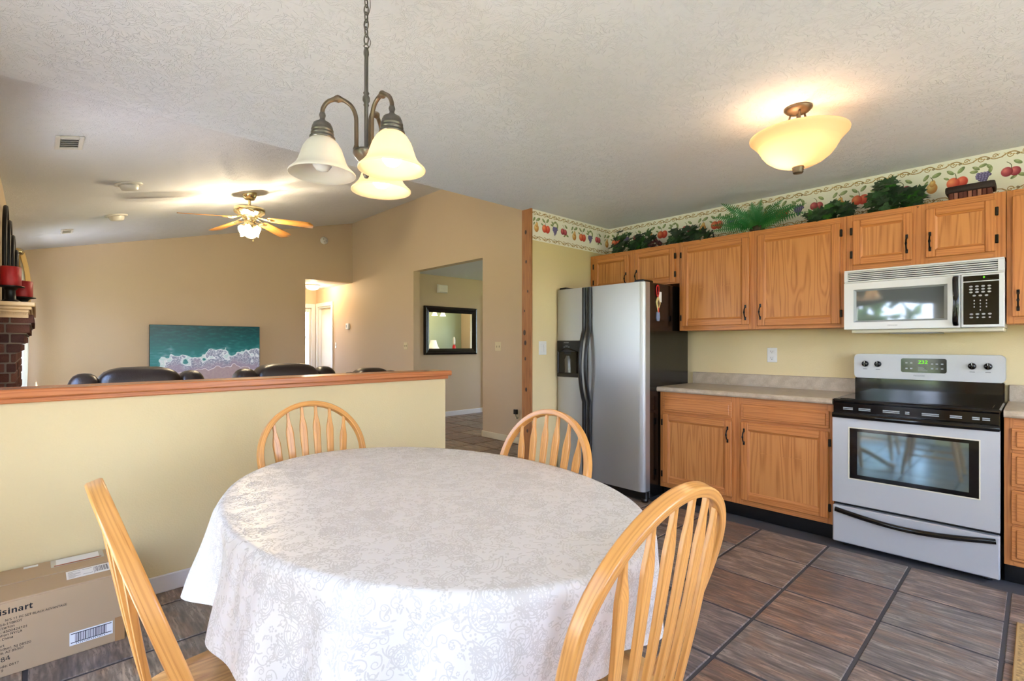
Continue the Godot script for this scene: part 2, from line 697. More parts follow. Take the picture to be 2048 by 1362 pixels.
func wood(called: String, c: Color, t: Texture2D, across: float, along: float, rough := 0.38) -> StandardMaterial3D:
	var m := mat(called, c, rough)
	m.albedo_texture = t
	m.uv1_scale = Vector3(1.0 / across, 1.0 / along, 1)
	return m

func painted(called: String, c: Color, bump: Texture2D, depth: float, size: float, rough := 0.75) -> StandardMaterial3D:
	var m := mat(called, c, rough, 0.0, 0.35)
	m.uv1_triplanar = true
	m.uv1_world_triplanar = true
	m.uv1_triplanar_sharpness = 6.0
	m.uv1_scale = Vector3.ONE / size
	m.heightmap_enabled = true
	m.heightmap_texture = bump
	m.heightmap_scale = depth
	return m

func glow(called: String, c: Color, e: Color, k: float, rough := 0.4) -> StandardMaterial3D:
	var m := mat(called, c, rough)
	m.emission_enabled = true
	m.emission = e
	m.emission_energy_multiplier = k
	return m

func make_materials() -> void:
	var fine := tex(256, 256, noise_bytes(256, 256, 1, 1, 0.09, 31, 3), Image.FORMAT_L8)
	var stomp := stomp_tex()
	painted("ceiling_paint", Color(0.88, 0.89, 0.905), stomp, 0.2, 0.85, 0.7)
	painted("yellow_paint", Color(0.86, 0.785, 0.60), fine, 0.05, 0.3, 0.55)
	painted("beige_paint", Color(0.80, 0.72, 0.61), fine, 0.06, 0.3, 0.6)
	painted("green_paint", Color(0.62, 0.66, 0.57), fine, 0.05, 0.3, 0.6)
	painted("carpet", Color(0.6, 0.52, 0.42), fine, 0.6, 0.05, 0.95)
	mat("white_trim", Color(0.88, 0.87, 0.86), 0.4)
	mat("cream_trim", Color(0.85, 0.82, 0.72), 0.4)
	mat("grout", Color(0.27, 0.26, 0.26), 0.85)
	var oak := wood_tex(11, 7, 4.2, 0.42)
	var plain := wood_tex(21, 18, 1.6, 0.36)
	wood("cabinet_oak", Color(0.77, 0.515, 0.275), oak, 0.5, 1.7, 0.42)
	wood("cabinet_frame", Color(0.755, 0.485, 0.25), plain, 0.3, 0.9, 0.42)
	wood("chair_oak", Color(0.82, 0.59, 0.315), plain, 0.16, 0.6, 0.28)
	wood("seat_oak", Color(0.87, 0.67, 0.41), oak, 0.4, 0.7, 0.28)
	wood("cap_oak", Color(0.76, 0.47, 0.28), plain, 0.25, 0.9, 0.25)
	wood("post_pine", Color(0.60, 0.38, 0.18), oak, 0.3, 1.2, 0.55)
	wood("fan_blade", Color(0.85, 0.6, 0.32), plain, 0.2, 0.6, 0.3)
	mat("knot", Color(0.22, 0.11, 0.05), 0.6)
	var pal := [
		[Color(0.46, 0.38, 0.33), Color(0.61, 0.51, 0.44), Color(0.64, 0.48, 0.37)],
		[Color(0.44, 0.4, 0.37), Color(0.6, 0.55, 0.5), Color(0.58, 0.47, 0.39)],
		[Color(0.5, 0.42, 0.36), Color(0.66, 0.57, 0.5), Color(0.4, 0.35, 0.32)],
		[Color(0.42, 0.38, 0.36), Color(0.55, 0.49, 0.45), Color(0.66, 0.58, 0.52)],
		[Color(0.45, 0.36, 0.31), Color(0.59, 0.47, 0.39), Color(0.43, 0.39, 0.36)],
		[Color(0.5, 0.45, 0.4), Color(0.68, 0.61, 0.54), Color(0.6, 0.45, 0.34)]]
	var relief := tex(256, 256, noise_bytes(256, 256, 1, 5, 0.05, 41, 4), Image.FORMAT_L8)
	for k in 6:
		var m := mat("slate_%d" % k, Color.WHITE, 0.34)
		m.albedo_texture = slate_tex(100 + k * 7, pal[k][0], pal[k][1], pal[k][2])
		m.heightmap_enabled = true
		m.heightmap_texture = relief
		m.heightmap_scale = 0.25
		m.uv1_scale = Vector3(1.0 / 0.39, 1.0 / 0.39, 1)
		m.uv1_offset = Vector3(0.13 * k, 0.29 * k, 0)
	mat("steel", Color(0.70, 0.70, 0.69), 0.36, 0.72)
	mat("steel_paint", Color(0.74, 0.74, 0.73), 0.4, 0.35)
	mat("micro_white", Color(0.84, 0.84, 0.84), 0.35, 0.15)
	mat("black_gloss", Color(0.025, 0.025, 0.028), 0.08)
	mat("black_satin", Color(0.045, 0.045, 0.05), 0.3)
	mat("black_side", Color(0.05, 0.045, 0.042), 0.16)
	mat("handle_black", Color(0.06, 0.06, 0.065), 0.32)
	mat("grey_vent", Color(0.6, 0.62, 0.62), 0.4)
	mat("dark_glass", Color(0.56, 0.64, 0.64), 0.05, 0.85)
	mat("micro_glass", Color(0.42, 0.44, 0.44), 0.04, 0.3, 0.8)
	mat("print_grey", Color(0.62, 0.62, 0.62), 0.5)
	mat("print_dark", Color(0.3, 0.3, 0.32), 0.5)
	glow("green_digits", Color(0.3, 0.6, 0.05), Color(0.45, 0.9, 0.1), 0.9)
	mat("hinge", Color(0.14, 0.12, 0.09), 0.4, 0.7)
	mat("pull", Color(0.055, 0.05, 0.05), 0.3, 0.5)
	var lam := mat("laminate", Color.WHITE, 0.32)
	lam.albedo_texture = mottle_tex(51, Color(0.66, 0.595, 0.5), Color(0.74, 0.675, 0.58), 0.018)
	lam.uv1_scale = Vector3(3.2, 3.2, 1)
	mat("plate_white", Color(0.86, 0.85, 0.82), 0.35)
	mat("plate_almond", Color(0.86, 0.81, 0.66), 0.35)
	mat("slot", Color(0.1, 0.09, 0.08), 0.5)
	mat("bronze", Color(0.42, 0.37, 0.31), 0.34, 0.75)
	mat("pewter", Color(0.40, 0.39, 0.37), 0.3, 0.8)
	mat("brass", Color(0.80, 0.74, 0.58), 0.18, 0.95)
	mat("leather", Color(0.15, 0.11, 0.095), 0.3)
	M.leather.heightmap_enabled = true
	M.leather.heightmap_texture = fine
	M.leather.heightmap_scale = 0.12
	M.leather.uv1_triplanar = true
	M.leather.uv1_scale = Vector3.ONE * 6
	for k in 4:
		var bc: Color = [Color(0.38, 0.24, 0.20), Color(0.46, 0.30, 0.25), Color(0.31, 0.2, 0.18), Color(0.42, 0.25, 0.2)][k]
		painted("brick_%d" % k, bc, fine, 0.5, 0.12, 0.85)
	mat("mortar", Color(0.5, 0.44, 0.38), 0.9)
	mat("mantel_stone", Color(0.78, 0.66, 0.49), 0.6)
	mat("candle_red", Color(0.62, 0.06, 0.07), 0.5)
	M.candle_red.subsurf_scatter_enabled = true
	M.candle_red.subsurf_scatter_strength = 0.15
	mat("iron", Color(0.05, 0.045, 0.04), 0.4, 0.3)
	mat("curtain_cream", Color(0.82, 0.7, 0.47), 0.9)
	mat("curtain_white", Color(0.9, 0.9, 0.86), 0.9)
	M.curtain_white.backlight_enabled = true
	M.curtain_white.backlight = Color(0.7, 0.7, 0.65)
	mat("card", Color(0.70, 0.60, 0.47), 0.8)
	mat("card_tape", Color(0.68, 0.52, 0.35), 0.25)
	mat("card_gap", Color(0.2, 0.14, 0.1), 0.9)
	mat("ink", Color(0.07, 0.07, 0.08), 0.7)
	mat("paper", Color(0.9, 0.9, 0.89), 0.6)
	mat("paper_red", Color(0.66, 0.36, 0.22), 0.6)
	mat("film", Color(0.8, 0.78, 0.72), 0.2)
	for k in 2:
		var bl := mat("barcode_%d" % k, Color.WHITE, 0.45)
		bl.albedo_texture = barcode_tex(k + 1)
	var mask := damask_mask()
	var n := 1024
	var dm := PackedByteArray()
	dm.resize(n * n * 3)
	for i in n * n:
		var v := mask[i] > 0
		dm[i * 3] = 200 if v else 221
		dm[i * 3 + 1] = 194 if v else 216
		dm[i * 3 + 2] = 184 if v else 208
	var cl := mat("damask", Color.WHITE, 0.62)
	cl.albedo_texture = tex(n, n, dm)
	cl.uv1_scale = Vector3(1.0 / 0.62, 1.0 / 0.62, 1)
	var rough := PackedByteArray()
	rough.resize(n * n)
	for i in n * n:
		rough[i] = 190 if mask[i] > 0 else 90
	cl.roughness = 1.0
	cl.roughness_texture = tex(n, n, rough, Image.FORMAT_L8)
	cl.roughness_texture_channel = BaseMaterial3D.TEXTURE_CHANNEL_RED
	var bd := mat("fruit_border", Color.WHITE, 0.6)
	bd.albedo_texture = border_tex()
	bd.uv1_scale = Vector3(1.0 / 0.52, 1, 1)
	var tv := mat("beach_screen", Color(0.75, 0.75, 0.75), 0.3)
	tv.albedo_texture = beach_tex()
	tv.emission_enabled = true
	tv.emission_texture = tv.albedo_texture
	tv.emission_operator = BaseMaterial3D.EMISSION_OP_MULTIPLY
	tv.emission = Color.WHITE
	tv.emission_energy_multiplier = 0.4
	var rg := mat("rug_weave", Color.WHITE, 0.95)
	rg.albedo_texture = rug_tex()
	mat("rug_edge", Color(0.68, 0.55, 0.35), 0.9)
	mat("mirror", Color(0.93, 0.94, 0.93), 0.01, 1.0)
	mat("frame_dark", Color(0.10, 0.07, 0.055), 0.25)
	mat("ivy_dark", Color(0.12, 0.21, 0.14), 0.4)
	mat("ivy_mid", Color(0.16, 0.29, 0.16), 0.4)
	mat("ivy_light", Color(0.2, 0.42, 0.13), 0.45)
	mat("fern_green", Color(0.13, 0.43, 0.2), 0.4)
	mat("fern_light", Color(0.25, 0.52, 0.24), 0.4)
	for k in ["ivy_dark", "ivy_mid", "ivy_light", "fern_green", "fern_light"]:
		M[k].backlight_enabled = true
		M[k].backlight = Color(0.2, 0.25, 0.15)
	mat("stem", Color(0.22, 0.16, 0.09), 0.7)
	mat("grape_red", Color(0.24, 0.04, 0.07), 0.3)
	mat("basket_rim", Color(0.13, 0.075, 0.06), 0.7)
	mat("basket_weave", Color(0.36, 0.15, 0.11), 0.6)
	mat("basket_weave_light", Color(0.55, 0.35, 0.28), 0.5)
	mat("ribbon_red", Color(0.75, 0.05, 0.05), 0.35)
	mat("magnet_cream", Color(0.85, 0.78, 0.55), 0.5)
	mat("photo_blue", Color(0.5, 0.56, 0.68), 0.4)
	mat("photo_brown", Color(0.35, 0.25, 0.14), 0.5)
	mat("door_cream", Color(0.85, 0.8, 0.7), 0.4)
	mat("blind", Color(0.88, 0.88, 0.86), 0.5)
	var gl := mat("pane_glass", Color(0.95, 0.97, 0.97, 0.06), 0.02)
	gl.transparency = BaseMaterial3D.TRANSPARENCY_ALPHA
	glow("shade_lit", Color(0.9, 0.82, 0.7), Color(1.0, 0.86, 0.62), 0.14)
	glow("shade_off", Color(0.86, 0.84, 0.80), Color(1.0, 0.9, 0.8), 0.02)
	glow("bulb_lit", Color.WHITE, Color(1.0, 0.93, 0.78), 5.0)
	mat("bulb_off", Color(0.92, 0.92, 0.9), 0.25)
	glow("bowl_lit", Color(0.92, 0.79, 0.62), Color(1.0, 0.78, 0.52), 0.08)
	glow("fan_shade", Color(0.98, 0.96, 0.9), Color(1.0, 0.93, 0.76), 1.7)
	glow("hall_shade", Color(0.98, 0.95, 0.9), Color(1.0, 0.9, 0.74), 2.2)
	glow("lamp_shade_lit", Color(0.9, 0.88, 0.84), Color(1.0, 0.95, 0.85), 0.4)
	for k in ["shade_lit", "shade_off", "bowl_lit"]:
		M[k].backlight_enabled = true
		M[k].backlight = Color(0.7, 0.61, 0.49)
	M.shade_off.backlight = Color(0.6, 0.57, 0.52)
	mat("valance_cloth", Color(0.24, 0.2, 0.2), 0.9)
	mat("grass", Color(0.36, 0.42, 0.24), 0.95)
	mat("deck", Color(0.62, 0.61, 0.6), 0.9)
	mat("tree_leaf", Color(0.22, 0.40, 0.13), 0.7)
	mat("bark", Color(0.25, 0.19, 0.14), 0.9)

# ---------------------------------------------------------------- scene
func _ready() -> void:
	rng.seed = 7
	var cam := Camera3D.new()
	cam.name = "camera"
	add_child(cam)
	cam.position = EYE
	cam.rotation_degrees = Vector3(0, -YAW, 0)
	cam.projection = Camera3D.PROJECTION_FRUSTUM
	cam.near = 0.05
	cam.far = 200.0
	cam.size = 0.05 * 1362.0 / FOCAL
	cam.frustum_offset = Vector2(0, 0.05 * 8.0 / FOCAL)
	cam.current = true
	var we := WorldEnvironment.new()
	var env := Environment.new()
	env.background_mode = Environment.BG_SKY
	var sky := Sky.new()
	var sm := ProceduralSkyMaterial.new()
	sm.sky_top_color = Color(0.56, 0.68, 0.9)
	sm.sky_horizon_color = Color(0.84, 0.88, 0.95)
	sm.ground_bottom_color = Color(0.35, 0.36, 0.3)
	sm.ground_horizon_color = Color(0.6, 0.62, 0.58)
	sm.energy_multiplier = 1.0
	sky.sky_material = sm
	env.sky = sky
	env.background_energy_multiplier = 22.0
	env.tonemap_mode = Environment.TONE_MAPPER_LINEAR
	env.tonemap_exposure = 1.2
	env.sdfgi_enabled = true
	env.ssao_enabled = true
	env.ssil_enabled = true
	we.environment = env
	we.name = "surroundings"
	add_child(we)
	var sun := DirectionalLight3D.new()
	sun.name = "sun"
	sun.light_color = Color(1.0, 0.96, 0.9)
	sun.light_energy = 32.0
	sun.light_angular_distance = 0.5
	sun.shadow_enabled = true
	sun.sky_mode = DirectionalLight3D.SKY_MODE_LIGHT_ONLY
	add_child(sun)
	sun.look_at_from_position(Vector3.ZERO, Vector3(0.2, -0.88, -0.42), Vector3.UP)
	make_materials()
	build_shell()
	build_outdoors()
	build_cabinets()
	build_fridge()
	build_stove()
	build_microwave()
	build_table()
	build_chairs()
	build_living()
	build_lamps()
	build_small_things()
	build_plants()

func omni(called: String, at: Vector3, c: Color, e: float, size: float) -> void:
	var l := OmniLight3D.new()
	l.name = called
	l.light_color = c
	l.light_energy = e
	l.light_size = size
	l.omni_range = 14.0
	l.omni_attenuation = 2.0
	l.shadow_enabled = true
	add_child(l, true)
	l.position = at

# a wall box with openings: spans are boxes left after the holes are cut
func wall(called: String, m: Material, boxes: Array) -> MeshInstance3D:
	var st := tool()
	for b in boxes:
		bx(st, b[0], b[1], 0.0)
	return struct(called, st, m)

func V(x: float, y: float, z: float) -> Vector3:
	return Vector3(x, y, z)

func build_shell() -> void:
	var yel: Material = M.yellow_paint
	var bei: Material = M.beige_paint
	# floor: a slab of grout with every tile laid in it
	var fl := struct("floor", boxm(V(-1.02, -0.16, -11.0), V(9.3, -0.004, 2.52), 0.0), M.grout)
	var tile_mesh := []
	for k in 2:
		var st := tool()
		bx(st, V(-0.193, -0.012, -0.193), V(0.193, 0.0, 0.193), 0.003, 2)
		tile_mesh.append(commit(st))
	for i in range(-8, 11):
		for j in range(-7, 18):
			var x := 1.978 + 0.402 * (i + 0.5)
			var z := -0.105 - 0.401 * (j + 0.5)
			var here := x > -0.9 and x < 3.75 and z < 2.3 and z > -3.35
			here = here or (x > 2.2 and x < 6.3 and z <= -3.2 and z > -7.3)
			if here:
				var turn := Basis(Vector3.UP, PI * rng.randi_range(0, 1))
				piece("tile", tile_mesh[rng.randi_range(0, 1)], M["slate_%d" % rng.randi_range(0, 5)], fl, Transform3D(turn, V(x, rng.randf_range(-0.0006, 0.0004), z)))
	struct("floor", boxm(V(-0.19, -0.004, -9.13), V(2.2, 0.008, -3.17), 0.0), M.carpet)
	# kitchen and dining
	wall("wall_kitchen", yel, [[V(4.27, 0, -3.05), V(4.40, 2.44, 2.4)]])
	wall("wall_stub", yel, [[V(3.13, 0, -3.145), V(4.40, 2.44, -3.05)]])
	wall("wall_half", yel, [[V(-0.19, 0, -3.165), V(2.22, 1.0, -3.065)]])
	wall("wall_jog", yel, [[V(-0.9, 0, -3.165), V(-0.19, 2.44, -3.065)]])
	wall("wall_back", yel, [[V(-0.9, 0, 2.4), V(4.40, 0.75, 2.52)], [V(-0.9, 2.2, 2.4), V(4.40, 2.44, 2.52)], [V(-0.9, 0.75, 2.4), V(0.3, 2.2, 2.52)], [V(3.5, 0.75, 2.4), V(4.40, 2.2, 2.52)]])
	wall("wall_patio", yel, [[V(-1.02, 0, -3.165), V(-0.9, 2.44, -1.95)], [V(-1.02, 0, -0.9), V(-0.9, 2.44, 0.3)], [V(-1.02, 0, 0.3), V(-0.9, 0.9, 1.9)], [V(-1.02, 2.1, 0.3), V(-0.9, 2.44, 1.9)], [V(-1.02, 0, 1.9), V(-0.9, 2.44, 2.52)], [V(-1.02, 2.06, -1.95), V(-0.9, 2.44, -0.9)]])
	wall("ceiling", M.ceiling_paint, [[V(-1.02, 2.44, -3.145), V(4.42, 2.56, 2.52)]])
	# living room
	wall("wall_above", bei, [[V(-0.31, 2.56, -3.145), V(4.54, 3.8, -3.045)]])
	wall("wall_right", bei, [[V(4.42, 0, -5.24), V(4.54, 3.75, -3.045)], [V(4.42, 2.44, -6.97), V(4.54, 3.75, -5.24)], [V(4.42, 0, -10.06), V(4.54, 3.75, -6.97)], [V(4.42, 2.06, -10.74), V(4.54, 2.6, -10.06)], [V(4.42, 0, -10.97), V(4.54, 2.6, -10.74)]])
	wall("wall_screen", bei, [[V(-0.31, 0, -9.25), V(3.52, 3.75, -9.13)], [V(3.52, 2.44, -9.25), V(4.42, 3.75, -9.13)]])
	wall("wall_left", bei, [[V(-0.31, 0, -9.13), V(-0.19, 2.6, -8.75)], [V(-0.31, 0, -8.75), V(-0.19, 0.6, -7.35)], [V(-0.31, 2.1, -8.75), V(-0.19, 2.6, -7.35)], [V(-0.31, 0, -7.35), V(-0.19, 2.6, -4.55)], [V(-0.31, 0, -4.55), V(-0.19, 0.6, -3.45)], [V(-0.31, 2.1, -4.55), V(-0.19, 2.6, -3.45)], [V(-0.31, 0, -3.45), V(-0.19, 2.6, -3.165)]])
	var st := tool()
	prism(st, [Vector2(-0.31, slope_y(-0.31)), Vector2(4.54, slope_y(4.54)), Vector2(4.54, slope_y(4.54) + 0.14), Vector2(-0.31, slope_y(-0.31) + 0.14)], 2, -9.25, -3.045)
	struct("ceiling", st, M.ceiling_paint)
	# hall
	wall("wall_hall", bei, [[V(3.40, 0, -10.97), V(3.52, 2.6, -9.25)]])
	wall("wall_end", bei, [[V(3.52, 0, -10.97), V(4.42, 0.78, -10.85)], [V(3.52, 2.04, -10.97), V(4.42, 2.6, -10.85)], [V(3.52, 0.78, -10.97), V(3.62, 2.04, -10.85)], [V(4.31, 0.78, -10.97), V(4.42, 2.04, -10.85)]])
	wall("ceiling", M.ceiling_paint, [[V(3.40, 2.44, -10.97), V(4.42, 2.56, -9.25)]])
	# front hall beyond the opening
	wall("wall_foyer", bei, [[V(4.54, 0, -7.245), V(9.2, 2.56, -7.125)]])
	wall("wall_green", M.green_paint, [[V(4.54, 0, -3.62), V(8.2, 2.56, -3.5)]])
	wall("wall_corner", bei, [[V(8.2, 0, -4.0), V(9.2, 2.56, -3.5)]])
	wall("wall_front", bei, [[V(9.2, 0, -7.245), V(9.32, 2.56, -6.7)], [V(9.2, 0, -4.7), V(9.32, 2.56, -3.5)], [V(9.2, 0, -6.7), V(9.32, 0.5, -4.7)], [V(9.2, 2.2, -6.7), V(9.32, 2.56, -4.7)]])
	wall("ceiling", M.ceiling_paint, [[V(4.54, 2.44, -7.125), V(9.2, 2.56, -3.5)]])
	# pine board on the end of the short wall
	var post := thing("pine_board", "knotty stained pine board capping the end of the short yellow wall", "board", V(3.122, 0, -3.097))
	part("board_face", boxm(V(3.112, 0, -3.157), V(3.13, 2.44, -3.036), 0.004), M.post_pine, post)
	for k in [[1.98, 0.0, 1.0], [1.72, 0.02, 0.8], [1.36, -0.02, 1.5], [1.27, -0.01, 1.3], [1.13, -0.01, 1.0], [0.86, 0.0, 1.2], [0.5, 0.015, 1.0], [2.24, -0.005, 1.2], [1.55, -0.02, 0.7]]:
		var kn := tool()
		lathe(kn, [Vector2(0.0001, 0.0012), Vector2(0.007, 0.001), Vector2(0.011, 0)], 10, Transform3D(Basis(V(0, 0, 1), PI / 2).scaled(Vector3(1, 1.5, 1) * k[2]), V(3.112, k[0], -3.1 + k[1])))
		part("knot", kn, M.knot, post)
	# half wall cap
	var cap := thing("oak_ledge", "reddish oak ledge running along the top of the half wall", "ledge", V(1.0, 1.0, -3.115))
	var c1 := tool()
	bx(c1, V(-0.19, 1.024, -3.222), V(2.248, 1.062, -3.016), 0.006, 0)
	part("ledge_board", c1, M.cap_oak, cap)
	part("ledge_moulding", boxm(V(-0.19, 1.0, -3.196), V(2.232, 1.026, -3.040), 0.005, 0), M.cap_oak, cap)
	# baseboards
	struct("baseboard_half", boxm(V(-0.19, 0, -3.065), V(2.22, 0.088, -3.052), 0.004, 0), M.white_trim)
	struct("baseboard_right", boxm(V(4.407, 0, -5.24), V(4.42, 0.082, -3.145), 0.004, 2), M.cream_trim)
	struct("baseboard_opening", boxm(V(4.407, 0, -5.253), V(4.54, 0.082, -5.24), 0.004, 0), M.cream_trim)
	struct("baseboard_foyer", boxm(V(4.54, 0, -7.125), V(6.02, 0.085, -7.112), 0.004, 0), M.white_trim)
	struct("baseboard_stub", boxm(V(3.13, 0, -3.05), V(3.44, 0.085, -3.038), 0.004, 0), M.white_trim)
	# fruit border, pasted on two walls
	st = tool()
	border(st, V(3.13, 0, -3.0495), V(4.2695, 0, -3.0495), 2.168, 2.4399, Vector3(0, 0, 1), 0.0)
	struct("trim_border", st, M.fruit_border, "wallpaper border of painted fruit on the short yellow wall")
	st = tool()
	border(st, V(4.2695, 0, -3.0495), V(4.2695, 0, 1.2), 2.118, 2.4399, Vector3(-1, 0, 0), 1.14)
	struct("trim_border", st, M.fruit_border, "wallpaper border of painted fruit above the wall cabinets")
	# door casing at the edge of the foyer wall
	var dr := struct("door_1", boxm(V(6.1, 0, -7.125), V(6.95, 2.05, -7.1), 0.004), M.door_cream)
	for b in [[V(6.02, 0, -7.125), V(6.1, 2.13, -7.09)], [V(6.95, 0, -7.125), V(7.03, 2.13, -7.09)], [V(6.02, 2.05, -7.125), V(7.03, 2.13, -7.09)]]:
		part("casing", boxm(b[0], b[1], 0.004), M.white_trim, dr)
	# hall door on the right wall, ajar in its frame
	dr = struct("door_2", boxm(V(4.47, 0.01, -10.7), V(4.51, 2.03, -10.16), 0.004), M.door_cream)
	for b in [[V(4.395, 0, -10.82), V(4.42, 2.14, -10.74)], [V(4.395, 0, -10.06), V(4.42, 2.14, -9.98)], [V(4.395, 2.06, -10.74), V(4.42, 2.14, -10.06)], [V(4.42, 0, -10.74), V(4.54, 2.06, -10.71)], [V(4.42, 0, -10.09), V(4.54, 2.06, -10.06)], [V(4.42, 2.03, -10.71), V(4.54, 2.06, -10.09)]]:
		part("casing", boxm(b[0], b[1], 0.004), M.white_trim, dr)
	for y in [1.83, 1.06, 0.25]:
		part("hinge", boxm(V(4.455, y, -10.19), V(4.475, y + 0.1, -10.13), 0.003), M.brass, dr)
	# end window of the hall with blinds
	window("window_1", V(3.62, 0.78, -10.91), V(4.31, 2.04, -10.91), 2, true, true)
	window("window_2", V(-0.25, 0.6, -8.75), V(-0.25, 2.1, -7.35), 0, false, false)
	window("window_3", V(-0.25, 0.6, -4.55), V(-0.25, 2.1, -3.45), 0, false, false)  # added out of view to let more daylight into the living room
	window("window_4", V(0.3, 0.75, 2.46), V(3.5, 2.2, 2.46), 2, false, false)  # out of view; widened to bring fill daylight into the kitchen
	window("window_5", V(9.26, 0.5, -6.7), V(9.26, 2.2, -4.7), 0, false, false)
	window("window_6", V(-0.96, 0.9, 0.3), V(-0.96, 2.1, 1.9), 0, false, false)  # unseen window, added to light the cabinets and stove from the front
	# patio door
	var pd := struct("door_3", patio_frame(), M.white_trim, "full length glass patio door")
	part("pane", boxm(V(-0.963, 0.12, -1.86), V(-0.957, 1.96, -0.99), 0.0), M.pane_glass, pd)
	var vl := thing("valance", "dark gathered valance over the glass patio door", "valance", V(-0.86, 1.82, -1.42))
	var rows := []
	for k in 7:
		var row := []
		for m in 81:
			var u := m / 80.0
			row.append(V(-0.865 + 0.016 * sin(u * 70.0) * (0.4 + k / 8.0), 2.12 - k * 0.05 - (0.02 * sin(u * PI * 3.0) if k == 6 else 0.0), lerpf(-2.05, -0.8, u)))
		rows.append(row)
	st = tool()
	grid(st, rows, [])
	part("valance_fabric", st, M.valance_cloth, vl)
	st = tool()
	tube(st, [V(-0.865, 2.12, -2.1), V(-0.865, 2.12, -0.75)], 0.009, 8)
	for z in [-2.08, -0.77]:
		bx(st, V(-0.9, 2.11, z - 0.01), V(-0.86, 2.13, z + 0.01), 0.001)
	part("valance_rod", st, M.iron, vl)

func patio_frame() -> SurfaceTool:
	var st := tool()
	for b in [[V(-1.0, 0, -1.95), V(-0.92, 2.06, -1.86)], [V(-1.0, 0, -0.99), V(-0.92, 2.06, -0.9)], [V(-1.0, 0, -1.86), V(-0.92, 0.12, -0.99)], [V(-1.0, 1.96, -1.86), V(-0.92, 2.06, -0.99)]]:
		bx(st, b[0], b[1], 0.004)
	return st

func border(st: SurfaceTool, a: Vector3, b: Vector3, y0: float, y1: float, out: Vector3, u0: float) -> void:
	var w := a.distance_to(b)
	var v0 := (2.44 - y0) / 0.272
	var d := out * 0.0006
	var q := [[V(a.x, y0, a.z) + d, Vector2(u0, v0)], [V(b.x, y0, b.z) + d, Vector2(u0 + w, v0)], [V(b.x, y1, b.z) + d, Vector2(u0 + w, 0)], [V(a.x, y1, a.z) + d, Vector2(u0, 0)]]
	for k in [0, 2, 1, 0, 3, 2]:
		st.set_uv(q[k][1])
		st.add_vertex(q[k][0])

# a window in a wall: frame, pane, optional casing and blind; ax is the axis across the wall
func window(called: String, a: Vector3, b: Vector3, ax: int, blind: bool, casing: bool) -> void:
	var u := 0 if ax == 2 else 2
	var st := tool()
	var w := 0.05
	for s in [[0, 0, 0, 1], [1, 0, 1, 1], [0, 0, 1, 0], [0, 1, 1, 1], [0, 2, 1, 2]]:
		var p := a
		var q := b
		p[ax] = a[ax] - 0.04
		q[ax] = a[ax] + 0.04
		if s[0] == s[2]:
			if s[0] == 0:
				q[u] = a[u] + w
			else:
				p[u] = b[u] - w
		elif s[1] == 0:
			q.y = a.y + w
			p[u] = a[u] + w
			q[u] = b[u] - w
		elif s[1] == 1:
			p.y = b.y - w
			p[u] = a[u] + w
			q[u] = b[u] - w
		else:
			p.y = (a.y + b.y) / 2 - 0.02
			q.y = p.y + 0.04
			p[u] = a[u] + w
			q[u] = b[u] - w
			p[ax] = a[ax] - 0.02
			q[ax] = a[ax] + 0.02
		bx(st, p, q, 0.004)
	var o := struct(called, st, M.white_trim)
	var my := (a.y + b.y) / 2
	for k in [[a.y + w, my - 0.02], [my + 0.02, b.y - w]]:
		var p := a
		var q := b
		p[ax] -= 0.003
		q[ax] += 0.003
		p[u] += w
		q[u] -= w
		p.y = k[0]
		q.y = k[1]
		part("pane", boxm(p, q, 0.0), M.pane_glass, o)
	if casing:
		for k in [[V(3.53, 0.7, -10.85), V(3.62, 2.13, -10.825)], [V(4.31, 0.7, -10.85), V(4.395, 2.13, -10.825)], [V(3.62, 2.04, -10.85), V(4.31, 2.13, -10.825)], [V(3.62, 0.7, -10.85), V(4.31, 0.78, -10.82)]]:
			part("casing", boxm(k[0], k[1], 0.004), M.white_trim, o)
	if blind:
		part("blind_rail", boxm(V(3.68, 1.95, -10.87), V(4.25, 1.99, -10.84), 0.004), M.blind, o)
		var sm2 := tool()
		bx(sm2, V(-0.28, -0.0012, -0.014), V(0.28, 0.0012, 0.014), 0.0)
		var slat := commit(sm2)
		for k in 44:
			piece("slat", slat, M.blind, o, Transform3D(Basis(Vector3.RIGHT, 0.45), V(3.965, 0.86 + k * 0.0248, -10.855)))

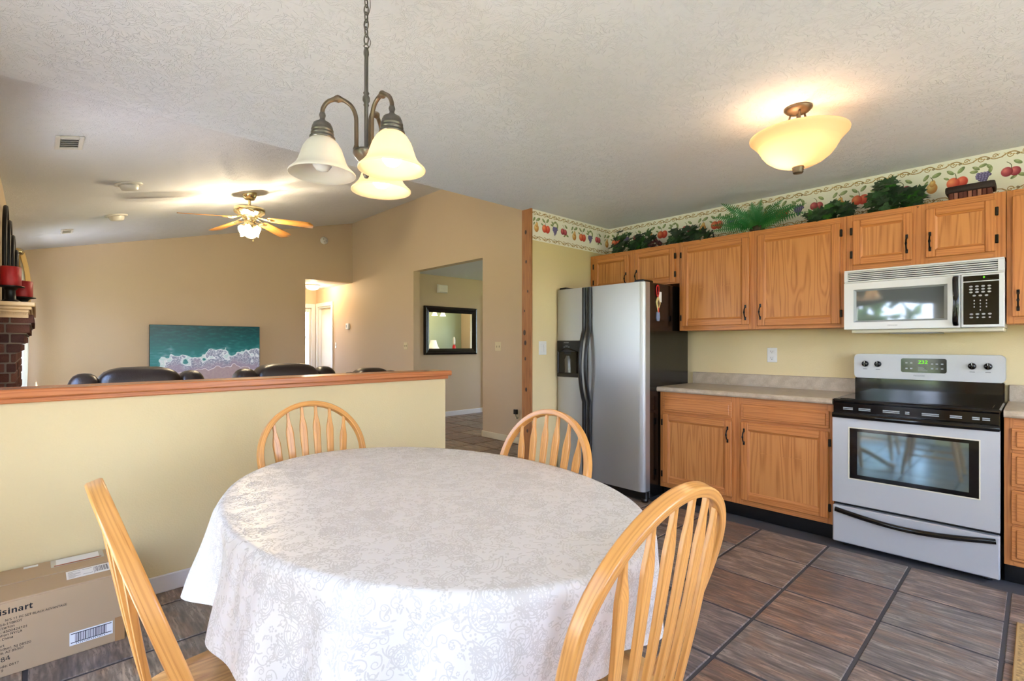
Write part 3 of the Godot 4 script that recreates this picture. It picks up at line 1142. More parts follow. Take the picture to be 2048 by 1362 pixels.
func build_outdoors() -> void:
	var g := solo("lawn", boxm(V(-30, -0.4, -30), V(40, -0.2, 30), 0.0), M.grass, "green lawn outside the patio door", "lawn")
	g.set_meta("kind", "structure")
	solo("bounce_slab", boxm(V(-3.8, -0.2, -10.0), V(-1.05, -0.04, 2.5), 0.02), M.deck, "grey concrete patio slab outside the glass door, lengthened to bounce sunlight indoors", "patio")  # unseen; lengthened so its sunlit top bounces light onto the living room ceiling
	solo("bounce_slab", boxm(V(-1.0, -0.2, 2.56), V(5.5, -0.04, 6.0), 0.02), M.deck, "added grey concrete slab outside the wide back window, bouncing sunlight indoors", "patio")  # unseen reflector, added to throw sunlight up to the kitchen ceiling
	for k in [[-7.0, -3.2, 2.2, 4.6, "leafy tree on the lawn straight out from the patio door"], [-8.5, 0.4, 2.6, 5.4, "broad leafy tree on the lawn behind the patio, right of the door"], [-7.6, 3.6, 1.9, 3.8, "low leafy tree on the lawn past the patio corner"], [-9.5, -7.0, 2.8, 6.0, "tallest leafy tree, outside the living room windows"], [2.0, 8.0, 2.4, 5.0, "leafy tree outside the wide back window"], [14.0, -5.6, 2.2, 5.0, "leafy tree outside the front hall window"], [4.0, -17.0, 2.4, 5.2, "leafy tree outside the hall window with the blind"]]:
		var t := thing("garden_tree", k[4], "tree", V(k[0], -0.2, k[1]), "trees round the house")
		var st := tool()
		tube(st, [V(k[0], -0.2, k[1]), V(k[0] + 0.05, 1.0, k[1]), V(k[0], k[3] * 0.6, k[1] + 0.05)], [0.17, 0.13, 0.08], 8)
		part("trunk", st, M.bark, t)
		st = tool()
		for i in 420:
			var d := Vector3(rng.randfn(), rng.randfn(), rng.randfn()).normalized()
			var p: Vector3 = V(k[0], k[3] * 0.55, k[1]) + d * Vector3(k[2] * 0.7, k[3] * 0.48, k[2] * 0.7) * pow(rng.randf(), 0.33)
			var bs := Basis(Vector3(rng.randf(), rng.randf(), rng.randf()).normalized(), rng.randf() * TAU) * rng.randf_range(0.12, 0.3)
			poly(st, [p + bs * V(-1, 0, 0), p + bs * V(0, 0.2, -0.6), p + bs * V(1, 0, 0), p + bs * V(0, 0.1, 0.6)], d)
		part("foliage", st, M.tree_leaf, t)

# ---------------------------------------------------------------- kitchen
# a framed oak door facing -x; the door is a part, its panel, pull and hinges are sub-parts
func oak_door(parent: Node3D, called: String, x: float, z0: float, z1: float, y0: float, y1: float, pull_z: float, pull_y: float, hinge_z: float, width := 0.052) -> void:
	var st := tool()
	var t := 0.019
	var w := width
	for s in [[z0, z0 + w], [z1 - w, z1]]:
		bx(st, V(x, y0, s[0]), V(x + t, y1, s[1]), 0.004, 1)
	for s in [[y0, y0 + w], [y1 - w, y1]]:
		bx(st, V(x + 0.0004, s[0], z0 + w), V(x + t, s[1], z1 - w), 0.004, 2)
	# inner bevel down to the panel
	var d := 0.008
	var e := 0.012
	var a := [V(x + 0.002, y0 + w, z0 + w), V(x + 0.002, y0 + w, z1 - w), V(x + 0.002, y1 - w, z1 - w), V(x + 0.002, y1 - w, z0 + w)]
	var b := [V(x + d, y0 + w + e, z0 + w + e), V(x + d, y0 + w + e, z1 - w - e), V(x + d, y1 - w - e, z1 - w - e), V(x + d, y1 - w - e, z0 + w + e)]
	for k in 4:
		poly(st, [a[k], a[(k + 1) % 4], b[(k + 1) % 4], b[k]], Vector3.LEFT, 2 if k % 2 == 0 else 1)
	var o := part(called, st, M.cabinet_frame, parent)
	var pst := tool()
	bx(pst, V(x + d - 0.0005, y0 + w, z0 + w), V(x + t - 0.001, y1 - w, z1 - w), 0.0, 1)
	part("panel", pst, M.cabinet_oak, o)
	if pull_y > 0:
		part("pull", pull_shape(x, pull_y, pull_z), M.pull, o, "black wrought pull")
	if hinge_z != 0:
		for y in [y0 + 0.07, y1 - 0.07]:
			part("hinge", boxm(V(x - 0.002, y - 0.024, hinge_z - 0.007), V(x + 0.014, y + 0.024, hinge_z + 0.007), 0.002), M.hinge, o)

func pull_shape(x: float, y: float, z: float) -> SurfaceTool:
	var st := tool()
	for s in [-1.0, 1.0]:
		bx(st, V(x - 0.005, y + s * 0.046 - 0.013, z - 0.0065), V(x + 0.001, y + s * 0.046 + 0.013, z + 0.0065), 0.002)
	var pts := curve([V(x - 0.003, y - 0.04, z), V(x - 0.018, y - 0.03, z), V(x - 0.026, y - 0.012, z), V(x - 0.028, y, z), V(x - 0.026, y + 0.012, z), V(x - 0.018, y + 0.03, z), V(x - 0.003, y + 0.04, z)], 19)
	var r := []
	for i in 19:
		r.append(0.0042 + 0.003 * exp(-pow((i - 9) / 1.6, 2)))
	tube(st, pts, r, 8)
	return st

func face_frame(st: SurfaceTool, x: float, y0: float, y1: float, z0: float, z1: float, stiles: Array, rails: Array) -> void:
	for s in stiles:
		bx(st, V(x, y0, s[0]), V(x + 0.02, y1, s[1]), 0.001, 1)
	for r in rails:
		bx(st, V(x + 0.0005, r[0], z0), V(x + 0.0195, r[1], z1), 0.001, 2)

func cabinet(called: String, label: String, z0: float, z1: float, y0: float, y1: float, xf: float, xb: float, stiles: Array, rails: Array) -> Node3D:
	var t := thing(called, label, "cabinet", V((xf + xb) / 2, y0, (z0 + z1) / 2))
	part("carcass", boxm(V(xf + 0.02, y0, z0), V(xb, y1, z1), 0.001, 1), M.cabinet_frame, t)
	var st := tool()
	face_frame(st, xf, y0, y1, z0, z1, stiles, rails)
	part("face_frame", st, M.cabinet_frame, t)
	return t

func build_cabinets() -> void:
	var xf := 3.956
	var xd := 3.937
	var xb := 4.268
	var t := cabinet("wall_cabinet", "short honey oak wall cabinet with two doors above the refrigerator", -3.044, -2.106, 1.775, 2.118, xf, xb, [[-3.044, -2.99], [-2.605, -2.535], [-2.147, -2.106]], [[1.775, 1.79], [2.07, 2.118]])
	oak_door(t, "door", xd, -2.994, -2.600, 1.785, 2.08, -2.626, 1.86, -2.999, 0.045)
	oak_door(t, "door", xd, -2.539, -2.144, 1.785, 2.08, -2.513, 1.87, -2.139, 0.045)
	t = cabinet("wall_cabinet", "tall honey oak wall cabinet with two large doors above the counter", -2.104, -0.899, 1.371, 2.118, xf, xb, [[-2.104, -2.07], [-1.54, -1.46], [-0.935, -0.899]], [[1.371, 1.42], [2.07, 2.118]])
	oak_door(t, "door", xd, -2.079, -1.530, 1.408, 2.077, -1.553, 1.50, -2.084)
	oak_door(t, "door", xd, -1.468, -0.930, 1.395, 2.078, -1.444, 1.50, -0.925)
	t = cabinet("wall_cabinet", "short honey oak wall cabinet with two doors above the microwave", -0.897, -0.131, 1.745, 2.118, xf, xb, [[-0.897, -0.85], [-0.555, -0.47], [-0.182, -0.131]], [[1.745, 1.79], [2.07, 2.118]])
	oak_door(t, "door", xd, -0.860, -0.547, 1.782, 2.078, -0.572, 1.882, -0.866, 0.045)
	oak_door(t, "door", xd, -0.481, -0.173, 1.784, 2.080, -0.460, 1.88, -0.168, 0.045)
	t = cabinet("wall_cabinet", "honey oak wall cabinet right of the microwave above the drawers", -0.129, 0.60, 1.371, 2.118, xf, xb, [[-0.129, -0.095], [0.21, 0.27], [0.56, 0.60]], [[1.371, 1.42], [2.07, 2.118]])
	oak_door(t, "door", xd, -0.107, 0.215, 1.41, 2.082, -0.083, 1.50, 0.22)
	oak_door(t, "door", xd, 0.265, 0.57, 1.41, 2.082, 0.285, 1.50, 0.575)
	# base units
	xf = 3.683
	xd = 3.664
	t = cabinet("base_cabinet", "honey oak base cabinet with two doors and two drawers beside the refrigerator", -2.127, -0.902, 0.105, 0.875, xf, xb, [[-2.127, -2.09], [-1.555, -1.47], [-0.94, -0.902]], [[0.105, 0.15], [0.69, 0.725], [0.825, 0.875]])
	oak_door(t, "door", xd, -2.099, -1.546, 0.143, 0.698, -1.572, 0.597, -2.104)
	oak_door(t, "door", xd, -1.480, -0.929, 0.143, 0.697, -1.455, 0.597, -0.924)
	drawer(t, xd, -2.101, -1.546, 0.717, 0.834)
	drawer(t, xd, -1.480, -0.926, 0.717, 0.830)
	part("toe_kick", boxm(V(3.74, 0.0, -2.127), V(3.76, 0.105, -0.902), 0.001), M.black_satin, t, "black toe kick")
	t = cabinet("base_cabinet", "honey oak base cabinet with a stack of four drawers beside the stove", -0.130, 0.60, 0.105, 0.875, xf, xb, [[-0.130, -0.092], [0.30, 0.36], [0.57, 0.60]], [[0.105, 0.15], [0.312, 0.33], [0.5, 0.52], [0.69, 0.71], [0.82, 0.875]])
	for y in [[0.133, 0.312], [0.325, 0.499], [0.518, 0.694], [0.708, 0.822]]:
		drawer(t, xd, -0.103, 0.31, y[0], y[1])
		drawer(t, xd, 0.345, 0.58, y[0], y[1])
	part("toe_kick", boxm(V(3.74, 0.0, -0.130), V(3.76, 0.105, 0.60), 0.001), M.black_satin, t, "black toe kick")
	for c in [[-2.135, -0.901, "laminate countertop between the refrigerator and the stove"], [-0.130, 0.60, "laminate countertop right of the stove"]]:
		var ct := thing("countertop", "beige mottled " + c[2], "countertop", V(3.95, 0.876, (c[0] + c[1]) / 2))
		var st := tool()
		prism(st, [Vector2(0.876, 3.648), Vector2(0.880, 3.642), Vector2(0.888, 3.638), Vector2(0.902, 3.638), Vector2(0.910, 3.642), Vector2(0.914, 3.65), Vector2(0.914, 4.249), Vector2(0.876, 4.249)].map(func(p): return Vector2(p.y, p.x)), 2, c[0], c[1], 2)
		part("worktop", st, M.laminate, ct)
		part("backsplash", boxm(V(4.249, 0.876, c[0]), V(4.2695, 1.012, c[1]), 0.004, 2), M.laminate, ct)

func drawer(parent: Node3D, x: float, z0: float, z1: float, y0: float, y1: float) -> void:
	var st := tool()
	bx(st, V(x + 0.006, y0, z0), V(x + 0.019, y1, z1), 0.003, 2)
	var o := part("drawer", st, M.cabinet_frame, parent)
	var p := tool()
	bx(p, V(x - 0.001, y0 + 0.016, z0 + 0.018), V(x + 0.008, y1 - 0.016, z1 - 0.018), 0.006, 2)
	part("panel", p, M.cabinet_frame, o)

func build_fridge() -> void:
	var t := thing("refrigerator", "side by side refrigerator with stainless doors and glossy black sides", "refrigerator", V(3.85, 0, -2.59))
	part("cabinet_body", boxm(V(3.535, 0.03, -3.038), V(4.17, 1.752, -2.137), 0.006), M.black_side, t)
	for d in [[-3.042, -2.690, 0], [-2.676, -2.130, 1]]:
		var o := []
		var xs := 3.528
		var n := 7
		# rounded front edge on the outer side of each door
		if d[2] == 1:
			o = [Vector2(d[0], xs), Vector2(d[0], 3.442)]
			for i in n:
				var a := PI / 2 * i / (n - 1)
				o.append(Vector2(d[1] - 0.05 + 0.05 * sin(a), 3.475 - 0.035 * cos(a)))
			o.append(Vector2(d[1], xs))
		else:
			o = [Vector2(d[1], xs), Vector2(d[1], 3.442)]
			for i in n:
				var a := PI / 2 * i / (n - 1)
				o.append(Vector2(d[0] + 0.05 - 0.05 * sin(a), 3.475 - 0.035 * cos(a)))
			o.append(Vector2(d[0], xs))
		var st := tool()
		prism(st, o, 1, 0.095, 1.75)
		var dr := part("door", st, M.steel, t)
		part("gasket", boxm(V(3.528, 0.1, d[0] + 0.006), V(3.535, 1.745, d[1] - 0.006), 0.0), M.black_satin, dr)
		# long bowed handle
		var z: float = -2.712 if d[2] == 0 else -2.650
		var hp := []
		var x0 := 3.430
		for i in 41:
			var y := 1.745 - 1.64 * i / 40.0
			var q := clampf((1.38 - y) / 0.62, 0, 1)
			hp.append(V(x0 - 0.058 * pow(sin(PI * q), 0.8), y, z))
		st = tool()
		sweep(st, hp, squircle(10, 0.6), [Vector2(0.017, 0.011)], Vector3(0, 0, 1))
		part("handle", st, M.handle_black, dr, "long bowed black handle")
	var hinge := tool()
	bx(hinge, V(3.47, 1.75, -2.24), V(3.62, 1.772, -2.15), 0.008)
	part("hinge_cover", hinge, M.black_satin, t)
	part("hinge_cover", boxm(V(3.47, 1.75, -3.03), V(3.62, 1.772, -2.95), 0.008), M.black_satin, t)
	part("kick_grille", boxm(V(3.5, 0.012, -3.03), V(3.56, 0.09, -2.142), 0.01), M.black_satin, t)
	for z in [-3.0, -2.17]:
		var ft := tool()
		lathe(ft, [Vector2(0.0, 0.0), Vector2(0.03, 0.0), Vector2(0.03, 0.03), Vector2(0, 0.03)], 12, Transform3D(Basis.IDENTITY, V(3.52, 0.0, z)))
		part("foot", ft, M.black_satin, t)
	# ice and water dispenser
	var st2 := tool()
	var z0 := -3.022
	var z1 := -2.762
	for b in [[V(3.43, 1.19, z0), V(3.446, 1.29, z1)], [V(3.43, 0.965, z0), V(3.446, 1.0, z1)], [V(3.43, 1.0, z0), V(3.446, 1.19, z0 + 0.016)], [V(3.43, 1.0, z1 - 0.012), V(3.446, 1.19, z1)]]:
		bx(st2, b[0], b[1], 0.004)
	var dp := part("dispenser", st2, M.black_satin, t, "black ice and water dispenser")
	part("recess", boxm(V(3.4375, 1.0, z0 + 0.016), V(3.4415, 1.19, z1 - 0.012), 0.0), M.black_gloss, dp)
	var cup := tool()
	lathe(cup, [Vector2(0.034, 0), Vector2(0.036, 0.12), Vector2(0.03, 0.125), Vector2(0.018, 0.15)], 16, Transform3D(Basis.from_scale(V(0.25, 1, 1)), V(3.4375, 1.005, -2.9)))
	part("spout", cup, M.pewter, dp)
	var arch := tool()
	tube(arch, curve([V(3.43, 1.19, z0 + 0.02), V(3.426, 1.215, z0 + 0.09), V(3.426, 1.215, z0 + 0.15), V(3.43, 1.19, z1 - 0.02)], 12), 0.006, 8)
	part("arch_trim", arch, M.black_gloss, dp)
	var face := Basis(V(0, 0, 1), V(0, 1, 0), V(-1, 0, 0))
	letters("FRIGIDAIRE", 0.008, V(3.4295, 1.265, -2.94), face, M.print_grey, t)
	for k in 4:
		var ring := tool()
		var cp := []
		for i in 14:
			cp.append(V(3.4292, 1.232 + 0.006 * sin(TAU * i / 14) + (0.008 if k % 3 != 0 else 0.0), -2.935 + k * 0.018 + 0.008 * cos(TAU * i / 14)))
		tube(ring, cp, 0.0007, 4, true)
		part("button_ring", ring, M.print_grey, dp)

func rounded_rect(z0: float, z1: float, y0: float, y1: float, r: float, n := 5) -> Array:
	var o := []
	for c in [[z1 - r, y1 - r, 0.0], [z0 + r, y1 - r, 90.0], [z0 + r, y0 + r, 180.0], [z1 - r, y0 + r, 270.0]]:
		for i in n:
			var a := deg_to_rad(c[2] + 90.0 * i / (n - 1))
			o.append(Vector2(c[1] + r * sin(a), c[0] + r * cos(a)))
	return o

func build_stove() -> void:
	var t := thing("stove", "freestanding electric stove with a stainless front and black glass cooktop", "stove", V(3.93, 0, -0.52))
	var z0 := -0.894
	var z1 := -0.142
	part("oven_body", boxm(V(3.66, 0.03, z0 + 0.004), V(4.24, 0.9, z1 - 0.004), 0.004), M.black_satin, t)
	for p in [[3.70, z0 + 0.05], [3.70, z1 - 0.05], [4.18, z0 + 0.05], [4.18, z1 - 0.05]]:
		var lf := tool()
		lathe(lf, [Vector2(0, 0), Vector2(0.02, 0), Vector2(0.02, 0.012), Vector2(0.008, 0.014), Vector2(0.008, 0.032), Vector2(0, 0.032)], 12, Transform3D(Basis.IDENTITY, V(p[0], 0, p[1])))
		part("levelling_foot", lf, M.handle_black, t)
	# door: four bars round the window
	var st := tool()
	for b in [[V(3.615, 0.747, z0), V(3.66, 0.803, z1)], [V(3.615, 0.278, z0), V(3.66, 0.435, z1)], [V(3.615, 0.435, z0), V(3.66, 0.747, -0.806)], [V(3.615, 0.435, -0.220), V(3.66, 0.747, z1)]]:
		bx(st, b[0], b[1], 0.0)
	var d := part("oven_door", st, M.steel_paint, t)
	st = tool()
	for b in [[V(3.612, 0.744, -0.81), V(3.617, 0.75, -0.216)], [V(3.612, 0.432, -0.81), V(3.617, 0.438, -0.216)], [V(3.612, 0.438, -0.81), V(3.617, 0.744, -0.804)], [V(3.612, 0.438, -0.222), V(3.617, 0.744, -0.216)]]:
		bx(st, b[0], b[1], 0.001)
	part("window_trim", st, M.cream_trim, d)
	part("window_glass", boxm(V(3.622, 0.435, -0.806), V(3.63, 0.747, -0.220), 0.0), M.black_gloss, d, "dark reflecting oven glass")
	part("inner_window", boxm(V(3.6208, 0.462, -0.765), V(3.624, 0.725, -0.262), 0.0), M.dark_glass, d)
	# black front rail with vents and the rounded handle lip
	part("front_rail", boxm(V(3.63, 0.803, z0), V(3.70, 0.896, z1), 0.004), M.black_gloss, t)
	st = tool()
	sweep(st, [V(3.622, 0.818, z0 + 0.002), V(3.606, 0.818, -0.7), V(3.602, 0.818, -0.52), V(3.606, 0.818, -0.34), V(3.622, 0.818, z1 - 0.002)], squircle(12, 0.7), [Vector2(0.017, 0.02)], Vector3(0, 1, 0))
	part("door_handle", st, M.black_gloss, t)
	for k in [[-0.84, -0.79], [-0.76, -0.70], [-0.64, -0.56], [-0.535, -0.515], [-0.46, -0.385], [-0.34, -0.29], [-0.25, -0.22], [-0.21, -0.18]]:
		var vs := tool()
		bx(vs, V(3.626, 0.853, k[0]), V(3.632, 0.859, k[1]), 0.001)
		bx(vs, V(3.626, 0.862, k[0]), V(3.632, 0.868, k[1]), 0.001)
		part("vent", vs, M.grey_vent, t)
	# cooktop
	st = tool()
	bx(st, V(3.625, 0.893, z0 - 0.004), V(4.17, 0.917, z1 + 0.004), 0.008)
	part("cooktop_frame", st, M.black_gloss, t)
	part("cooktop_glass", boxm(V(3.665, 0.915, z0 + 0.03), V(4.15, 0.9195, z1 - 0.03), 0.001), M.black_gloss, t)
	# back guard
	part("backguard_base", boxm(V(4.155, 0.905, z0 + 0.002), V(4.262, 1.03, z1 - 0.002), 0.008), M.black_gloss, t)
	st = tool()
	prism(st, rounded_rect(z0 - 0.002, z1 + 0.002, 1.022, 1.19, 0.028).map(func(p): return p), 0, 4.158, 4.262)
	var pn := part("control_panel", st, M.steel_paint, t)
	st = tool()
	prism(st, rounded_rect(-0.634, -0.404, 1.072, 1.164, 0.012), 0, 4.1545, 4.16)
	part("display", st, M.black_gloss, pn, "black display panel")
	var face := Basis(V(0, 0, 1), V(0, 1, 0), V(-1, 0, 0))
	letters("232", 0.021, V(4.1535, 1.123, -0.545), face, M.green_digits, t, true, "display_digits")
	letters("FRIGIDAIRE", 0.008, V(4.1572, 1.045, -0.57), face, M.print_dark, t)
	st = tool()
	for k in [[-0.605, 1.135], [-0.58, 1.135], [-0.605, 1.098], [-0.58, 1.098], [-0.475, 1.13], [-0.452, 1.13], [-0.426, 1.13], [-0.475, 1.1], [-0.452, 1.1], [-0.426, 1.1]]:
		bx(st, V(4.1538, k[1] - 0.0045, k[0] - 0.006), V(4.155, k[1] + 0.0045, k[0] + 0.006), 0.0)
	for k in 4:
		bx(st, V(4.1538, 1.107 - k * 0.0075, -0.545), V(4.155, 1.109 - k * 0.0075, -0.52 + k * 0.007), 0.0)
	part("panel_print", st, M.print_grey, pn)
	for z in [-0.832, -0.760, -0.286, -0.215]:
		st = tool()
		var kx := Transform3D(Basis(V(0, 0, 1), PI / 2), V(4.158, 1.122, z))
		lathe(st, [Vector2(0.0, 0.0), Vector2(0.0205, 0.0), Vector2(0.0205, 0.006), Vector2(0.017, 0.02), Vector2(0.014, 0.023), Vector2(0.0, 0.023)], 20, kx)
		bx(st, V(4.128, 1.104, z - 0.004), V(4.142, 1.144, z + 0.004), 0.002)
		var kb := part("knob", st, M.black_gloss, t)
		part("pointer", boxm(V(4.1268, 1.128, z - 0.0015), V(4.1285, 1.142, z + 0.0015), 0.0), M.plate_white, kb)
		st = tool()
		bx(st, V(4.1572, 1.085, z - 0.012), V(4.1582, 1.088, z + 0.012), 0.0)
		part("panel_print", st, M.print_dark, pn)
	# storage drawer with a long bowed handle
	st = tool()
	bx(st, V(3.613, 0.032, z0), V(3.66, 0.257, z1), 0.006)
	var dw := part("storage_drawer", st, M.steel_paint, t)
	st = tool()
	var hp := []
	for i in 17:
		var u := i / 16.0
		hp.append(V(3.612 - 0.03 * sin(PI * u), 0.232 - 0.03 * sin(PI * u), lerpf(z0 + 0.016, z1 - 0.016, u)))
	sweep(st, hp, squircle(10, 0.6), [Vector2(0.014, 0.012)], Vector3(0, 1, 0))
	part("drawer_handle", st, M.black_gloss, dw, "bowed black handle")

func build_microwave() -> void:
	var t := thing("microwave", "white over the range microwave with a black keypad", "microwave", V(4.07, 1.355, -0.515))
	var z0 := -0.893
	var z1 := -0.135
	part("housing", boxm(V(3.91, 1.352, z0), V(4.262, 1.741, z1), 0.004), M.micro_white, t)
	var st := tool()
	# vent grille
	bx(st, V(3.884, 1.730, z0), V(3.91, 1.741, z1), 0.002)
	bx(st, V(3.884, 1.658, z0), V(3.91, 1.668, z1), 0.002)
	bx(st, V(3.884, 1.668, z0), V(3.91, 1.730, z0 + 0.02), 0.0)
	bx(st, V(3.884, 1.668, z1 - 0.026), V(3.91, 1.730, z1), 0.0)
	var g := part("vent_grille", st, M.micro_white, t)
	part("vent_back", boxm(V(3.902, 1.668, z0 + 0.02), V(3.91, 1.730, z1 - 0.026), 0.0), M.print_dark, g)
	for k in 5:
		part("slat", boxm(V(3.886, 1.6735 + k * 0.0122, z0 + 0.02), V(3.9, 1.6795 + k * 0.0122, z1 - 0.026), 0.001), M.micro_white, g)
	# door with a sunk window
	st = tool()
	var dz := -0.317
	for b in [[V(3.88, 1.612, z0), V(3.91, 1.656, dz)], [V(3.88, 1.354, z0), V(3.91, 1.400, dz)], [V(3.88, 1.400, z0), V(3.91, 1.612, -0.84)], [V(3.88, 1.400, -0.374), V(3.91, 1.612, dz)]]:
		bx(st, b[0], b[1], 0.0)
	var d := part("door", st, M.micro_white, t)
	st = tool()
	var a := [V(3.879, 1.400, -0.84), V(3.879, 1.400, -0.374), V(3.879, 1.612, -0.374), V(3.879, 1.612, -0.84)]
	var b2 := [V(3.894, 1.412, -0.826), V(3.894, 1.412, -0.392), V(3.894, 1.600, -0.392), V(3.894, 1.600, -0.826)]
	for k in 4:
		poly(st, [a[k], a[(k + 1) % 4], b2[(k + 1) % 4], b2[k]], Vector3.LEFT)
	part("window_bevel", st, M.grey_vent, d)
	part("window_glass", boxm(V(3.893, 1.411, -0.828), V(3.9, 1.601, -0.390), 0.0), M.micro_glass, d, "grey reflecting microwave window")
	st = tool()
	sweep(st, curve([V(3.88, 1.648, -0.337), V(3.852, 1.63, -0.337), V(3.842, 1.56, -0.335), V(3.838, 1.5, -0.333), V(3.842, 1.44, -0.335), V(3.852, 1.39, -0.337), V(3.88, 1.37, -0.337)], 25), squircle(10, 0.6), [Vector2(0.0135, 0.008)], Vector3(0, 0, 1))
	part("handle", st, M.black_gloss, d, "black curved handle")
	# control side
	st = tool()
	bx(st, V(3.88, 1.354, dz + 0.003), V(3.91, 1.656, z1), 0.002)
	var c := part("control_side", st, M.micro_white, t)
	part("keypad", boxm(V(3.8775, 1.369, -0.304), V(3.8805, 1.612, -0.156), 0.001), M.black_gloss, c, "black keypad")
	part("display", boxm(V(3.8775, 1.617, -0.305), V(3.8805, 1.647, -0.156), 0.001), M.black_gloss, c)
	var face := Basis(V(0, 0, 1), V(0, 1, 0), V(-1, 0, 0))
	letters("0", 0.011, V(3.877, 1.626, -0.222), face, M.green_digits, t, true, "display_digits")
	letters("FRIGIDAIRE", 0.007, V(3.8795, 1.37, -0.66), face, M.print_grey, t)
	st = tool()
	for r in 3:
		for k in 4:
			oval(st, 3.8772, 1.586 - r * 0.0165, -0.272 + k * 0.0255, 0.008, 0.0052)
	for k in 3:
		oval(st, 3.8772, 1.533, -0.258 + k * 0.0255, 0.0075, 0.0052)
		for r in 3:
			oval(st, 3.8772, 1.505 - r * 0.018, -0.258 + k * 0.0255, 0.003, 0.0045)
	oval(st, 3.8772, 1.451, -0.2325, 0.003, 0.0045)
	for k in 4:
		oval(st, 3.8772, 1.428, -0.27 + k * 0.0255, 0.008, 0.0052)
		oval(st, 3.8772, 1.409, -0.27 + k * 0.0255, 0.008 if k % 2 == 0 else 0.005, 0.0045)
	var bt := part("key_buttons", st, M.print_grey, c)
	bt.set_meta("kind", "stuff")
	part("underside_plate", boxm(V(3.93, 1.330, z0 + 0.03), V(4.24, 1.352, z1 - 0.004), 0.004), M.cream_trim, t)
	part("grease_filter", boxm(V(3.95, 1.324, -0.66), V(4.2, 1.331, -0.42), 0.002), M.grey_vent, t)

func oval(st: SurfaceTool, x: float, y: float, z: float, rz: float, ry: float) -> void:
	var p := []
	for i in 10:
		p.append(V(x, y + ry * sin(TAU * i / 10), z + rz * cos(TAU * i / 10)))
	poly(st, p, Vector3.LEFT)

# ---------------------------------------------------------------- dining
const TC := Vector3(0.95, 0, -1.45)

func edge(a: float, grow := 0.0) -> Vector3:
	return TC + Vector3((0.575 + grow) * cos(a), 0, (0.805 + grow) * sin(a))

func build_table() -> void:
	var t := thing("dining_table", "oval oak pedestal dining table under a white cloth", "table", TC)
	var st := tool()
	var o := []
	for i in 48:
		var e := edge(TAU * i / 48, -0.006)
		o.append(Vector2(e.z, e.x))
	prism(st, o, 1, 0.728, 0.757)
	part("table_top", st, M.chair_oak, t)
	st = tool()
	lathe(st, [Vector2(0.0, 0.10), Vector2(0.075, 0.10), Vector2(0.08, 0.16), Vector2(0.05, 0.22), Vector2(0.075, 0.34), Vector2(0.085, 0.44), Vector2(0.055, 0.56), Vector2(0.09, 0.66), Vector2(0.16, 0.728), Vector2(0.0, 0.728)], 20, Transform3D(Basis.IDENTITY, TC))
	part("pedestal", st, M.chair_oak, t)
	for k in 4:
		st = tool()
		var d := Vector3(cos(k * PI / 2), 0, sin(k * PI / 2))
		sweep(st, curve([TC + d * 0.05 + V(0, 0.18, 0), TC + d * 0.2 + V(0, 0.14, 0), TC + d * 0.36 + V(0, 0.05, 0), TC + d * 0.44 + V(0, 0.022, 0)], 9), squircle(8, 0.6), [Vector2(0.022, 0.026)], Vector3.UP)
		part("foot", st, M.chair_oak, t)
	# the cloth: flat top, rounded edge, hanging folds that press in where chairs stand
	var n := 420
	var rows := []
	var uvs := []
	for k in [0.0, 0.25, 0.5, 0.75, 0.93, 0.985]:
		var row := []
		var uv := []
		for i in n + 1:
			var p: Vector3 = TC + (edge(TAU * (i % n) / n) - TC) * k
			p.y = 0.7625
			row.append(p)
			uv.append(Vector2(p.x, p.z))
		rows.append(row)
		uvs.append(uv)
	var drop := 0.248
	var seg := 26
	for j in seg + 1:
		var s := j / float(seg)
		var row := []
		var uv := []
		for i in n + 1:
			var a := TAU * (i % n) / n
			var e := edge(a, 0.003)
			var out := Vector3(cos(a) / 0.575, 0, sin(a) / 0.805).normalized()
			var along := s * (drop + 0.052 * sin(a) * sin(a))
			# how far each chair presses the cloth in: chairs stand at +x, -z, +z
			var press := 0.0
			for c in [[Vector2(1.528, -1.429), 0.36, 1.3], [Vector2(0.968, -2.36), 0.32, 1.1], [Vector2(0.927, -0.575), 0.32, 1.1]]:
				press = maxf(press, c[2] * exp(-pow(Vector2(e.x, e.z).distance_to(c[0]) / c[1], 4.0)))
			var fold := 0.62 * sin(a * 13.0 + 0.6 * sin(a * 5.0)) + 0.38 * sin(a * 22.0 + 1.7 + sin(a * 3.0)) + 0.22 * sin(a * 9.0 + 2.1)
			var flare := 0.17 + 0.13 * fold
			flare = lerpf(flare, -0.30 + 0.03 * fold, clampf(press, 0, 1))
			var ss := smoothstep(0.0, 1.0, s * 1.15)
			var r := 0.012 * (1.0 - pow(1.0 - minf(s * 12.0, 1.0), 2.0))
			var p := e + out * (r + flare * along * lerpf(0.5, 1.0, ss) + 0.016 * fold * (1.0 - exp(-along / 0.05)) * (1.0 - 0.85 * clampf(press, 0, 1)))
			p.y = 0.7615 - (along if s > 0.03 else along * 0.8) - 0.004 * sin(a * 7.0) * s
			row.append(p)
			uv.append(Vector2(e.x + out.x * along * 1.04, e.z + out.z * along * 1.04))
		rows.append(row)
		uvs.append(uv)
	st = tool()
	grid(st, rows, uvs)
	solo("tablecloth", st, M.damask, "white damask paisley cloth draped over the oval table", "tablecloth")

func hoop_point(t: float) -> Vector3:
	var x: float
	var y: float
	if t < 0.25:
		y = 0.43 + 0.31 * t / 0.25
		x = -(0.18 + 0.07 * sin(PI / 2 * (y - 0.43) / 0.31))
	elif t > 0.75:
		y = 0.43 + 0.31 * (1 - t) / 0.25
		x = 0.18 + 0.07 * sin(PI / 2 * (y - 0.43) / 0.31)
	else:
		var a := PI * (1 - (t - 0.25) / 0.5)
		x = 0.25 * cos(a)
		y = 0.74 + 0.225 * sin(a)
	return V(x, y, 0.33 * (y - 0.76))

